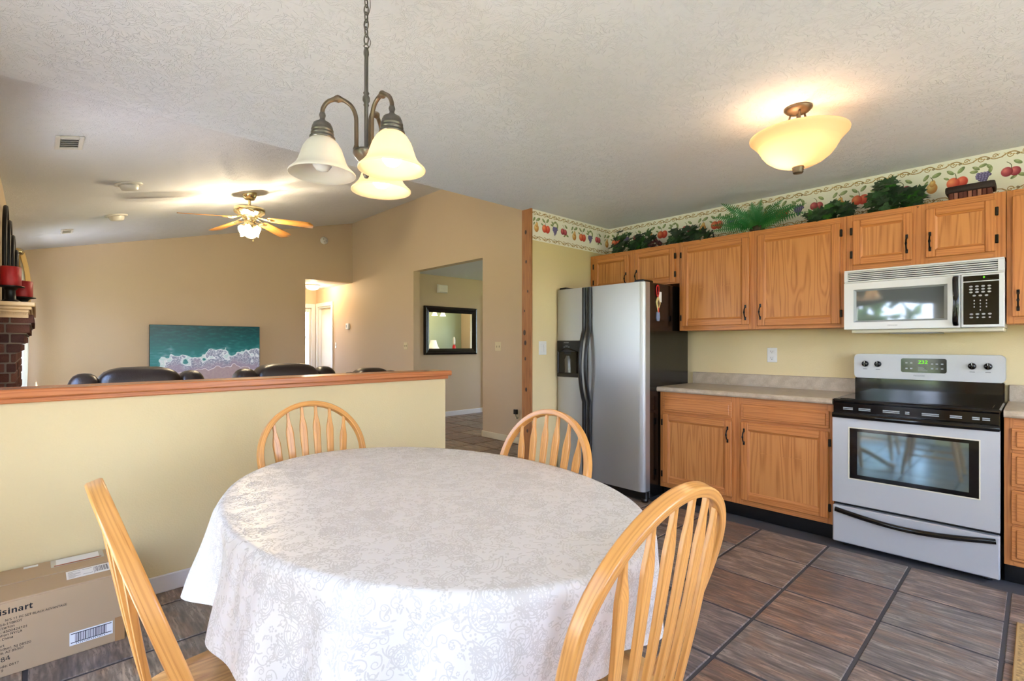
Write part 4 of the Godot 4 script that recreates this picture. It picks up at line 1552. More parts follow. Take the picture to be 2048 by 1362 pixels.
func build_chairs() -> void:
	var c := thing("dining_chair", "", "chair", Vector3.ZERO, "oak bow back chairs round the dining table")
	# saddle seat with a rounded outline
	var st := tool()
	var rows := []
	var uvs := []
	for k in [[0.0, 0.437], [0.5, 0.4375], [0.8, 0.441], [0.95, 0.445], [1.0, 0.437], [1.0, 0.425], [0.93, 0.408], [0.0, 0.405]]:
		var row := []
		var uv := []
		for i in 41:
			var a := TAU * (i % 40) / 40
			var ex := signf(cos(a)) * pow(absf(cos(a)), 0.62)
			var ez := signf(sin(a)) * pow(absf(sin(a)), 0.62)
			var wide := 0.225 - 0.025 * ez
			var p: Vector3 = V(ex * wide * k[0], k[1], -0.18 + ez * 0.21 * k[0])
			row.append(p)
			uv.append(Vector2(p.x, p.z))
		rows.append(row)
		uvs.append(uv)
	grid(st, rows, uvs)
	part("seat", st, M.seat_oak, c)
	st = tool()
	var hp := []
	for i in 73:
		hp.append(hoop_point(i / 72.0))
	sweep(st, hp, eased(), [Vector2(0.0155, 0.012)], Vector3(0, -0.313, 0.95))
	part("back_bow", st, M.chair_oak, c)
	for k in 6:
		var u := k - 2.5
		var xt := u * 0.07
		var yt := 0.74 + 0.225 * sqrt(1.0 - pow(xt / 0.25, 2)) - 0.008
		var xb := u * 0.053
		var pts := []
		var sc := []
		for i in 25:
			var s := i / 24.0
			var y := lerpf(yt, 0.437, s)
			var from_top := (yt - y)
			pts.append(V(lerpf(xt, xb, s), y, lerpf(0.33 * (yt - 0.76), -0.035, s) + 0.006 * sin(PI * s)))
			var w := 0.0062
			if from_top > 0.03:
				w = lerpf(0.0062, 0.0175, smoothstep(0.03, 0.105, from_top))
			if from_top > 0.105:
				w = lerpf(0.0175, 0.010, (from_top - 0.105) / (yt - 0.437 - 0.105))
			sc.append(Vector2(0.0062, w))
		st = tool()
		sweep(st, pts, eased(), sc, Vector3(0, 0, 1))
		part("spindle", st, M.chair_oak, c)
	for k in [[-0.15, -0.02, -0.2, 0.05], [0.15, -0.02, 0.2, 0.05], [-0.16, -0.32, -0.2, -0.38], [0.16, -0.32, 0.2, -0.38]]:
		var pts := []
		var rr := []
		for i in 13:
			var s := i / 12.0
			pts.append(V(lerpf(k[0], k[2], s), lerpf(0.412, 0.0, s), lerpf(k[1], k[3], s)))
			rr.append(0.013 + 0.007 * sin(PI * s) + (0.003 if i in [2, 3, 8] else 0.0))
		st = tool()
		tube(st, pts, rr, 10)
		part("leg", st, M.chair_oak, c)
	for k in [[V(-0.178, 0.19, 0.02), V(-0.182, 0.19, -0.355)], [V(0.178, 0.19, 0.02), V(0.182, 0.19, -0.355)], [V(-0.18, 0.19, -0.16), V(0.18, 0.19, -0.16)]]:
		st = tool()
		tube(st, [k[0], k[0].lerp(k[1], 0.5), k[1]], [0.008, 0.012, 0.008], 8)
		part("stretcher", st, M.chair_oak, c)
	var spots := [
		[0.968, -2.396, 3.213, "honey oak bow back chair between the table and the half wall"],
		[1.528, -1.429, 1.51, "honey oak bow back chair on the refrigerator side of the table"],
		[0.927, -0.546, -0.009, "honey oak bow back chair at the table end away from the half wall"],
		[0.155, -1.306, -1.576, "honey oak bow back chair beside the cardboard carton, its seat half bare"]]
	for i in 4:
		var o: Node3D = c
		if i > 0:
			o = c.duplicate()
			o.name = numbered("dining_chair")
			add_child(o)
		o.position = V(spots[i][0], 0, spots[i][1])
		o.rotation.y = spots[i][2]
		o.set_meta("label", spots[i][3])

# ---------------------------------------------------------------- living room
func build_living() -> void:
	# screen
	var tv := thing("television", "large flat screen showing teal surf on sand, on the beige wall", "television", V(1.968, 0.68, -9.06))
	part("casing", boxm(V(1.21, 0.68, -9.085), V(2.727, 1.552, -9.05), 0.004), M.black_satin, tv)
	part("wall_bracket", boxm(V(1.7, 0.9, -9.13), V(2.2, 1.3, -9.085), 0.004), M.black_satin, tv)
	var st := tool()
	var q := [[V(1.214, 0.684, -9.0492), Vector2(0, 1)], [V(2.723, 0.684, -9.0492), Vector2(1, 1)], [V(2.723, 1.548, -9.0492), Vector2(1, 0)], [V(1.214, 1.548, -9.0492), Vector2(0, 0)]]
	for k in [0, 2, 1, 0, 3, 2]:
		st.set_uv(q[k][1])
		st.add_vertex(q[k][0])
	part("screen", st, M.beach_screen, tv)
	# leather recliners, backs to the half wall
	for r in [[0.535, -4.36, 1.098, 0.40, "dark brown leather recliner beside the brick fireplace"], [1.535, -4.36, 1.098, 0.42, "dark brown leather recliner in front of the television, middle of the row"], [2.52, -4.75, 1.015, 0.30, "low dark brown leather armchair at the end of the half wall"]]:
		var x: float = r[0]
		var z: float = r[1]
		var top: float = r[2]
		var w: float = r[3]
		var c := thing("recliner", r[4], "armchair", V(x, 0, z - 0.35), "leather seats facing the television")
		part("base", boxm(V(x - w, 0.02, z - 0.75), V(x + w, 0.3, z - 0.02), 0.03), M.leather, c)
		st = tool()
		pillow(st, V(x, 0.4, z - 0.45), V(w * 0.66, 0.13, 0.32), 0.5, 0.4)
		part("seat_cushion", st, M.leather, c)
		for s in [-1.0, 1.0]:
			st = tool()
			pillow(st, V(x + s * w * 0.86, 0.42, z - 0.4), V(w * 0.2, 0.26, 0.42), 0.45, 0.4)
			part("arm", st, M.leather, c)
			st = tool()
			pillow(st, V(x + s * w * 0.76, top - 0.235, z - 0.03), V(w * 0.245, 0.2, 0.13), 0.75, 0.65)
			part("side_cushion", st, M.leather, c)
		st = tool()
		pillow(st, V(x, top - 0.19, z - 0.05), V(w * 0.62, 0.19, 0.15), 0.6, 0.42)
		part("head_cushion", st, M.leather, c)
		st = tool()
		pillow(st, V(x, top - 0.5, z - 0.08), V(w * 0.8, 0.3, 0.13), 0.35, 0.35)
		part("back_cushion", st, M.leather, c)
	build_fireplace()
	# curtains at the window past the fireplace
	var cu := thing("curtain", "cream swag and white sheer curtain hanging beside the brick fireplace", "curtain", V(-0.13, 0.4, -7.5))
	st = tool()
	tube(st, [V(-0.13, 2.2, -8.9), V(-0.13, 2.2, -7.2)], 0.012, 8)
	part("rod", st, M.brass, cu)
	st = tool()
	lathe(st, [Vector2(0.0, 0.0), Vector2(0.03, 0.012), Vector2(0.04, 0.04), Vector2(0.022, 0.07), Vector2(0, 0.075)], 14, Transform3D(Basis(Vector3.RIGHT, PI / 2), V(-0.13, 2.2, -7.2)))
	part("finial", st, M.brass, cu)
	drape(cu, "swag", M.curtain_cream, -7.28, -7.62, 2.22, 1.5, 0.04, 0.05)
	drape(cu, "swag", M.curtain_cream, -8.88, -8.5, 2.22, 1.5, 0.02, 0.06)
	drape(cu, "sheer", M.curtain_white, -7.3, -7.95, 2.19, 0.45, 0.03, 0.035)
	drape(cu, "sheer", M.curtain_white, -8.85, -8.2, 2.19, 0.45, 0.03, 0.03)

func drape(parent: Node3D, called: String, m: Material, z0: float, z1: float, y1: float, y0: float, amp: float, bulge: float) -> void:
	var rows := []
	for j in 15:
		var s := j / 14.0
		var row := []
		for i in 33:
			var u := i / 32.0
			var y := lerpf(y1, y0, s)
			var pinch := 0.35 + 0.65 * smoothstep(0.0, 0.35, s)
			row.append(V(-0.13 + amp * sin(u * 26.0) + bulge * sin(PI * s) * (1.0 - u * 0.6), y, lerpf(z0, lerpf(z0, z1, u), pinch)))
		rows.append(row)
	var st := tool()
	grid(st, rows, [])
	part(called, st, m, parent)

func build_fireplace() -> void:
	var zn := -4.775
	var f := thing("fireplace", "brick fireplace with stepped brick corbels and a stone mantel", "fireplace", V(-0.14, 0, -5.7))
	part("core", boxm(V(-0.188, 0, -6.72), V(-0.108, 1.435, zn - 0.012), 0.0), M.mortar, f)
	var ch := 0.0665
	var full := tool()
	bx(full, V(-0.006, 0.0, -0.0965), V(0.006, 0.0565, 0.0965), 0.004)
	var brick := commit(full)
	# front courses seen from the side, and the returns that face the dining room
	for j in range(6, 22):
		var y := 0.004 + j * ch
		var out := -0.102
		var near := zn
		if j > 17:
			out = [-0.085, -0.062, -0.036, -0.014][j - 18]
			near = zn + 0.012 * (j - 17)
		var n := 9
		for i in n:
			var z := near - 0.1 - i * 0.2045 - (0.1 if j % 2 else 0.0)
			var b := piece("brick", brick, M["brick_%d" % rng.randi_range(0, 3)], f, Transform3D(Basis.IDENTITY, V(out - 0.006 + rng.randf_range(-0.003, 0.002), y, z) - f.position))
			if j > 17:
				b.scale.x = 4.0
				b.position.x -= 0.016
		var cut := -0.152 if j % 2 == 0 else -0.13
		for s in [[-0.189, cut - 0.005], [cut + 0.005, out]]:
			var st := tool()
			bx(st, V(s[0], y, near - 0.02), V(s[1], y + 0.0565, near + rng.randf_range(-0.003, 0.003)), 0.004)
			part("brick", st, M["brick_%d" % rng.randi_range(0, 3)], f)
		if j > 17:
			var bk := tool()
			bx(bk, V(-0.188, y - 0.008, -6.72), V(out - 0.014, y + 0.058, near - 0.016), 0.0)
			part("corbel_bed", bk, M.mortar, f)
	var mt := tool()
	for b in [[1.468, 1.49, -0.035, -4.70], [1.49, 1.512, -0.022, -4.685], [1.512, 1.54, -0.004, -4.665]]:
		bx(mt, V(-0.188, b[0], -6.78), V(b[2], b[1], b[3]), 0.006, 2)
	for i in 12:
		bx(mt, V(-0.186 + i * 0.0125, 1.456, -4.712), V(-0.178 + i * 0.0125, 1.468, -4.702), 0.001)
	part("mantel", mt, M.mantel_stone, f, "cream stone mantel")
	part("mantel_bed", boxm(V(-0.188, 1.435, -6.75), V(-0.04, 1.468, -4.714), 0.0), M.mantel_stone, f)
	for c in [[-0.128, -4.78, 1.65, 1.78, "tall red pillar candle on the taller black holder on the mantel", "taller black turned candle holder on the stone mantel"], [-0.072, -4.93, 1.588, 1.70, "shorter red pillar candle on the lower black holder on the mantel", "lower black turned candle holder on the stone mantel"]]:
		var st := tool()
		var b: float = c[2]
		lathe(st, [Vector2(0.0, 1.54), Vector2(0.05, 1.54), Vector2(0.048, 1.55), Vector2(0.028, 1.56), Vector2(0.026, b - 0.03), Vector2(0.04, b - 0.012), Vector2(0.07, b - 0.008), Vector2(0.07, b), Vector2(0.0, b)], 24, Transform3D(Basis.IDENTITY, V(c[0], 0, c[1])))
		solo("candle_holder", st, M.iron, c[5], "candle holder")
		var cd := thing("pillar_candle", c[4], "candle", V(c[0], b, c[1]))
		st = tool()
		lathe(st, [Vector2(0.0, b), Vector2(0.053, b), Vector2(0.0545, b + 0.004), Vector2(0.0545, c[3] - 0.004), Vector2(0.05, c[3]), Vector2(0.02, c[3] - 0.006), Vector2(0.0, c[3] - 0.008)], 28, Transform3D(Basis.IDENTITY, V(c[0], 0, c[1])))
		part("wax", st, M.candle_red, cd)
		st = tool()
		tube(st, [V(c[0], c[3] - 0.008, c[1]), V(c[0] + 0.002, c[3] + 0.008, c[1])], 0.0012, 5)
		part("wick", st, M.slot, cd)
	var d := thing("iron_arch", "tall black arched iron ornament of nested hoops on the mantel", "ornament", V(-0.14, 1.54, -5.3))
	for k in 4:
		var st := tool()
		var pts := []
		var r := 0.24 - k * 0.05
		pts.append(V(-0.165 + k * 0.018, 1.54, -5.3 - r))
		for i in 19:
			var a := PI * i / 18
			pts.append(V(-0.165 + k * 0.018, 2.0 + r * 1.15 * sin(a) - k * 0.05, -5.3 - r * cos(a)))
		pts.append(V(-0.165 + k * 0.018, 1.54, -5.3 + r))
		tube(st, pts, 0.014, 8)
		part("hoop", st, M.iron, d)
	part("foot_bar", boxm(V(-0.185, 1.54, -5.56), V(-0.09, 1.556, -5.04), 0.003), M.iron, d)

# ---------------------------------------------------------------- lamps
func bell(st: SurfaceTool, at: Vector3, r: float, h: float, tilt := Basis.IDENTITY) -> void:
	# a bell shade opening downward from at
	var p := []
	for k in [[0.30, 0.0], [0.36, 0.04], [0.47, 0.14], [0.58, 0.3], [0.66, 0.5], [0.72, 0.66], [0.78, 0.76], [0.88, 0.86], [1.0, 0.96], [1.005, 1.0], [0.985, 1.005], [0.86, 0.89], [0.755, 0.78], [0.69, 0.66], [0.63, 0.5], [0.55, 0.3], [0.44, 0.15], [0.33, 0.05], [0.28, 0.01]]:
		p.append(Vector2(k[0] * r, -k[1] * h))
	lathe(st, p, 40, Transform3D(tilt, at))

func build_lamps() -> void:
	var warm := Color(1.0, 0.87, 0.72)
	# chandelier over the table
	var cc := V(0.757, 0, -1.468)
	var t := thing("chandelier", "three arm bronze chandelier with alabaster bell shades above the table", "chandelier", V(cc.x, 1.75, cc.z))
	var st := tool()
	lathe(st, [Vector2(0, 2.44), Vector2(0.06, 2.44), Vector2(0.06, 2.43), Vector2(0.045, 2.415), Vector2(0.012, 2.405), Vector2(0, 2.405)], 24, Transform3D(Basis.IDENTITY, cc))
	part("canopy", st, M.pewter, t)
	var links := 8
	for k in links:
		st = tool()
		var pts := []
		var cy := 2.385 - k * 0.0235
		for i in 16:
			var a := TAU * i / 16
			var off := V(0.0075 * cos(a), 0.016 * sin(a), 0.0)
			if k % 2:
				off = V(0, off.y, off.x)
			pts.append(cc + V(0, cy, 0) + Basis(Vector3.UP, 0.5) * off)
		tube(st, pts, 0.0022, 6, true)
		part("chain_link", st, M.pewter, t)
	st = tool()
	tube(st, curve([cc + V(0.0, 2.41, 0.0), cc + V(0.012, 2.33, 0.004), cc + V(-0.004, 2.26, -0.004), cc + V(0.012, 2.215, 0.006), cc + V(0.004, 2.19, 0)], 20), 0.0012, 5)
	part("cord", st, M.pewter, t)
	st = tool()
	lathe(st, [Vector2(0.0, 2.195), Vector2(0.006, 2.193), Vector2(0.0085, 2.18), Vector2(0.0085, 2.172), Vector2(0.0065, 2.165), Vector2(0.0065, 2.055), Vector2(0.010, 2.05), Vector2(0.007, 2.044), Vector2(0.0115, 2.036), Vector2(0.0115, 2.026), Vector2(0.007, 2.018), Vector2(0.009, 2.012), Vector2(0.0065, 2.007), Vector2(0.0065, 1.875), Vector2(0.01, 1.87), Vector2(0.04, 1.866), Vector2(0.041, 1.858), Vector2(0.034, 1.845), Vector2(0.022, 1.83), Vector2(0.012, 1.815), Vector2(0.009, 1.80), Vector2(0.011, 1.792), Vector2(0.006, 1.782), Vector2(0, 1.78)], 20, Transform3D(Basis.IDENTITY, cc))
	part("stem", st, M.pewter, t)
	st = tool()
	tube(st, [cc + V(0, 2.19, 0), cc + V(0.007, 2.198, 0.003), cc + V(0, 2.209, 0), cc + V(-0.007, 2.198, -0.003), cc + V(0, 2.19, 0)], 0.002, 6)
	part("loop", st, M.pewter, t)
	var fw := V(0.6884, 0, -0.7254)
	var rt := V(0.7254, 0, 0.6884)
	# (sideways, forward) of the three shades as seen in the photograph
	var dirs := [[-0.12, -0.038], [0.106, -0.086], [0.0135, 0.124]]
	for k in 3:
		var d: Vector3 = (rt * dirs[k][0] + fw * dirs[k][1]).normalized()
		var R := 0.13
		var a := part("arm", arm_shape(cc, d, R), M.bronze, t)
		var top := cc + d * R
		st = tool()
		lathe(st, [Vector2(0.0, 1.972), Vector2(0.008, 1.97), Vector2(0.010, 1.962), Vector2(0.007, 1.952), Vector2(0.010, 1.946), Vector2(0.026, 1.936), Vector2(0.031, 1.924), Vector2(0.031, 1.919), Vector2(0.033, 1.917), Vector2(0.033, 1.912), Vector2(0.030, 1.910), Vector2(0.034, 1.907), Vector2(0.034, 1.902), Vector2(0.031, 1.900), Vector2(0.038, 1.894), Vector2(0.038, 1.888), Vector2(0.0, 1.887)], 24, Transform3D(Basis.IDENTITY, top))
		part("socket", st, M.pewter, a)
		st = tool()
		bell(st, top + V(0, 1.892, 0), 0.099, 0.113)
		part("shade", st, M.shade_off if k == 0 else M.shade_lit, t, "alabaster glass bell shade" if k else "unlit alabaster glass bell shade")
		st = tool()
		lathe(st, [Vector2(0.0, 1.789), Vector2(0.018, 1.793), Vector2(0.028, 1.806), Vector2(0.03, 1.82), Vector2(0.026, 1.838), Vector2(0.014, 1.86), Vector2(0.013, 1.885), Vector2(0, 1.886)], 20, Transform3D(Basis.IDENTITY, top))
		part("bulb", st, M.bulb_off if k == 0 else M.bulb_lit, t)
		if k > 0:
			omni("chandelier_bulb_light", top + V(0, 1.82, 0), warm, 0.034, 0.03)
	# bowl lamp on the kitchen ceiling
	var bc := V(2.767, 0, -0.834)
	t = thing("ceiling_lamp", "amber glass bowl ceiling lamp on three bronze rods in the kitchen", "ceiling lamp", V(bc.x, 2.1, bc.z))
	st = tool()
	lathe(st, [Vector2(0, 2.44), Vector2(0.064, 2.44), Vector2(0.064, 2.432), Vector2(0.05, 2.418), Vector2(0.02, 2.408), Vector2(0, 2.407)], 28, Transform3D(Basis.IDENTITY, bc))
	part("canopy", st, M.bronze, t)
	for k in 3:
		st = tool()
		var d := V(cos(0.6 + TAU * k / 3), 0, sin(0.6 + TAU * k / 3))
		tube(st, [bc + d * 0.035 + V(0, 2.42, 0), bc + d * 0.075 + V(0, 2.27, 0), bc + d * 0.02 + V(0, 2.16, 0)], 0.005, 8)
		part("rod", st, M.bronze, t)
	st = tool()
	tube(st, [bc + V(0, 2.42, 0), bc + V(0, 2.14, 0)], 0.008, 8)
	part("centre_rod", st, M.bronze, t)
	st = tool()
	var prof := []
	for k in [[0.03, 2.143], [0.07, 2.15], [0.11, 2.168], [0.145, 2.195], [0.165, 2.222], [0.172, 2.238], [0.176, 2.241], [0.180, 2.252], [0.184, 2.256], [0.197, 2.272], [0.212, 2.288], [0.2205, 2.297], [0.2215, 2.303], [0.216, 2.303], [0.192, 2.277], [0.176, 2.254], [0.16, 2.225], [0.14, 2.2], [0.108, 2.174], [0.07, 2.156], [0.03, 2.149]]:
		prof.append(Vector2(k[0], k[1]))
	lathe(st, prof, 56, Transform3D(Basis.IDENTITY, bc))
	part("bowl_shade", st, M.bowl_lit, t, "amber alabaster glass bowl")
	st = tool()
	lathe(st, [Vector2(0, 2.148), Vector2(0.026, 2.146), Vector2(0.028, 2.138), Vector2(0.024, 2.134), Vector2(0.026, 2.128), Vector2(0.022, 2.125), Vector2(0.024, 2.118), Vector2(0.021, 2.112), Vector2(0, 2.111)], 20, Transform3D(Basis.IDENTITY, bc))
	part("finial", st, M.bronze, t)
	for s in [-1.0, 1.0]:
		var p: Vector3 = bc + rt * s * 0.06 + V(0, 2.215, 0)
		st = tool()
		lathe(st, [Vector2(0, -0.03), Vector2(0.02, -0.022), Vector2(0.03, 0), Vector2(0.022, 0.02), Vector2(0.012, 0.04), Vector2(0, 0.042)], 16, Transform3D(Basis(fw, PI / 2 * s), p))
		part("bulb", st, M.bulb_lit if s < 0 else M.bulb_off, t)
		if s < 0:
			omni("bowl_bulb_light", p, warm, 0.095, 0.03)
	build_fan()
	# hall lamp
	var hc := V(3.98, 0, -9.95)
	t = thing("flush_lamp", "small round glass flush lamp on the hall ceiling", "ceiling lamp", V(hc.x, 2.33, hc.z))
	st = tool()
	lathe(st, [Vector2(0, 2.44), Vector2(0.135, 2.44), Vector2(0.135, 2.425), Vector2(0, 2.42)], 24, Transform3D(Basis.IDENTITY, hc))
	part("base_ring", st, M.white_trim, t)
	st = tool()
	lathe(st, [Vector2(0.13, 2.425), Vector2(0.125, 2.39), Vector2(0.1, 2.355), Vector2(0.05, 2.338), Vector2(0, 2.335)], 28, Transform3D(Basis.IDENTITY, hc))
	part("glass_shade", st, M.hall_shade, t)
	omni("flush_lamp_light", hc + V(0, 2.385, 0), Color(1.0, 0.88, 0.7), 0.9, 0.05)

func arm_shape(cc: Vector3, d: Vector3, R: float) -> SurfaceTool:
	var st := tool()
	var pts := curve([cc + d * 0.03 + V(0, 1.862, 0), cc + d * 0.03 + V(0, 1.93, 0), cc + d * 0.032 + V(0, 1.975, 0), cc + d * 0.048 + V(0, 2.006, 0), cc + d * 0.08 + V(0, 2.020, 0), cc + d * 0.112 + V(0, 2.008, 0), cc + d * (R - 0.002) + V(0, 1.985, 0), cc + d * R + V(0, 1.965, 0)], 40)
	var r := []
	for i in 40:
		r.append(0.0066 + 0.0055 * exp(-pow((i - 23) / 1.4, 2)) + (0.004 if i < 2 else 0.0))
	tube(st, pts, r, 10)
	return st

func build_fan() -> void:
	var fc := V(1.72, 0, -6.06)
	var t := thing("ceiling_fan", "brass ceiling fan with five oak blades and four lit glass shades", "ceiling fan", V(fc.x, 2.4, fc.z))
	var st := tool()
	lathe(st, [Vector2(0, 2.955), Vector2(0.075, 2.955), Vector2(0.078, 2.93), Vector2(0.066, 2.90), Vector2(0.05, 2.868), Vector2(0.02, 2.862), Vector2(0.0, 2.862)], 24, Transform3D(Basis.IDENTITY, fc))
	part("canopy", st, M.brass, t)
	st = tool()
	tube(st, [fc + V(0, 2.87, 0), fc + V(0, 2.77, 0)], 0.014, 10)
	part("down_rod", st, M.brass, t)
	st = tool()
	lathe(st, [Vector2(0, 2.785), Vector2(0.03, 2.785), Vector2(0.05, 2.776), Vector2(0.15, 2.772), Vector2(0.158, 2.764), Vector2(0.158, 2.725), Vector2(0.153, 2.718), Vector2(0.145, 2.714), Vector2(0.11, 2.69), Vector2(0.09, 2.68), Vector2(0.0, 2.68)], 36, Transform3D(Basis.IDENTITY, fc))
	part("motor", st, M.brass, t)
	st = tool()
	lathe(st, [Vector2(0.0, 2.685), Vector2(0.075, 2.685), Vector2(0.08, 2.66), Vector2(0.062, 2.645), Vector2(0.055, 2.60), Vector2(0.07, 2.585), Vector2(0.068, 2.56), Vector2(0.03, 2.535), Vector2(0.012, 2.53), Vector2(0.0, 2.50)], 28, Transform3D(Basis.IDENTITY, fc))
	part("switch_housing", st, M.brass, t)
	for k in 5:
		var a := deg_to_rad(180.0 + 72.0 * k)
		var d := V(cos(a), 0, sin(a))
		var s := V(-sin(a), 0, cos(a))
		var pitch := 0.21
		st = tool()
		var rows := []
		var rows2 := []
		var uvs := []
		for i in 21:
			var u := i / 20.0
			var r := lerpf(0.2, 0.68, u)
			var w := lerpf(0.052, 0.072, minf(u * 1.4, 1.0))
			if u > 0.93:
				w *= sqrt(maxf(0.02, 1.0 - pow((u - 0.93) / 0.072, 2)))
			if u < 0.05:
				w *= 0.75 + u * 5.0
			var p := fc + d * r + V(0, 2.645 - 0.05 * u, 0)
			var e := s * w * cos(pitch) + V(0, w * sin(pitch), 0)
			rows.append([p - e, p, p + e, p + e + V(0, 0.007, 0), p + V(0, 0.007, 0), p - e + V(0, 0.007, 0), p - e])
			uvs.append([Vector2(-w, r), Vector2(0, r), Vector2(w, r), Vector2(w, r), Vector2(0, r), Vector2(-w, r), Vector2(-w, r)])
		grid(st, rows, uvs)
		poly(st, rows[0].slice(0, 6), -d)
		poly(st, rows[20].slice(0, 6), d)
		var bl := part("blade", st, M.fan_blade, t)
		st = tool()
		for q in [-1.0, 1.0]:
			tube(st, curve([fc + d * 0.09 + V(0, 2.675, 0) + s * q * 0.012, fc + d * 0.14 + V(0, 2.655, 0) + s * q * 0.035, fc + d * 0.2 + V(0, 2.645, 0) + s * q * 0.03, fc + d * 0.27 + V(0, 2.642, 0) + s * q * 0.008], 12), 0.006, 6)
		bx(st, fc + d * 0.235 + V(-0.03, 2.634, -0.03), fc + d * 0.235 + V(0.03, 2.64, 0.03), 0.002)
		part("blade_iron", st, M.brass, bl)
	for k in 4:
		var a := deg_to_rad(28.0 + 90.0 * k)
		var d := V(cos(a), 0, sin(a))
		st = tool()
		tube(st, curve([fc + V(0, 2.58, 0) + d * 0.05, fc + V(0, 2.585, 0) + d * 0.085, fc + V(0, 2.565, 0) + d * 0.105], 8), 0.009, 8)
		var ar := part("lamp_arm", st, M.brass, t)
		var tilt := Basis(V(-sin(a), 0, cos(a)), -0.6)
		st = tool()
		bell(st, fc + d * 0.098 + V(0, 2.572, 0), 0.062, 0.105, tilt)
		part("glass_shade", st, M.fan_shade, ar)
		omni("fan_bulb_light", fc + d * 0.128 + V(0, 2.525, 0), Color(1.0, 0.91, 0.76), 0.52, 0.025)
	st = tool()
	tube(st, [fc + V(0.03, 2.54, 0.02), fc + V(0.032, 2.42, 0.022)], 0.0015, 5)
	lathe(st, [Vector2(0, 0.0), Vector2(0.008, 0.006), Vector2(0.006, 0.025), Vector2(0, 0.03)], 8, Transform3D(Basis.IDENTITY, fc + V(0.032, 2.395, 0.022)))
	part("pull_chain", st, M.brass, t)

# ---------------------------------------------------------------- small things
func plate(called: String, label: String, cat: String, at: Vector3, out: Vector3, w: float, h: float, m: Material, kind: String) -> void:
	var side := out.cross(Vector3.UP)
	var t := thing(called, label, cat, at)
	var b := Basis(side, Vector3.UP, -out) if false else Basis(Vector3.UP.cross(out), Vector3.UP, out)
	var st := tool()
	bx(st, V(-w / 2, -h / 2, 0), V(w / 2, h / 2, 0.006), 0.003)
	var o := piece("cover", commit(st), m, t, Transform3D(b, Vector3.ZERO))
	if kind == "outlet":
		for s in [-1.0, 1.0]:
			st = tool()
			bx(st, V(-0.017, s * 0.026 - 0.014, 0.006), V(0.017, s * 0.026 + 0.014, 0.0085), 0.003)
			piece("socket", commit(st), m, o, Transform3D.IDENTITY)
			st = tool()
			for q in [[-0.008, 0.003, 0.0012, 0.005], [0.007, 0.003, 0.0012, 0.004], [0.0, -0.008, 0.0025, 0.0025]]:
				bx(st, V(q[0] - q[2], s * 0.026 + q[1] - q[3], 0.0083), V(q[0] + q[2], s * 0.026 + q[1] + q[3], 0.0088), 0.0)
			piece("slots", commit(st), M.slot, o, Transform3D.IDENTITY)
	elif kind == "rocker":
		for s in [-1.0, 1.0]:
			st = tool()
			bx(st, V(s * 0.023 - 0.016, -0.033, 0.005), V(s * 0.023 + 0.016, 0.033, 0.010), 0.003)
			piece("rocker", commit(st), m, o, Transform3D.IDENTITY)
	elif kind == "toggle":
		var n := 2 if w > 0.09 else 1
		for k in n:
			var x := (k - (n - 1) / 2.0) * 0.046
			st = tool()
			bx(st, V(x - 0.005, -0.012, 0.006), V(x + 0.005, 0.012, 0.007), 0.0)
			piece("slot", commit(st), M.slot, o, Transform3D.IDENTITY)
			st = tool()
			bx(st, V(x - 0.004, -0.002, 0.006), V(x + 0.004, 0.011, 0.018), 0.002)
			piece("toggle", commit(st), m, o, Transform3D.IDENTITY)

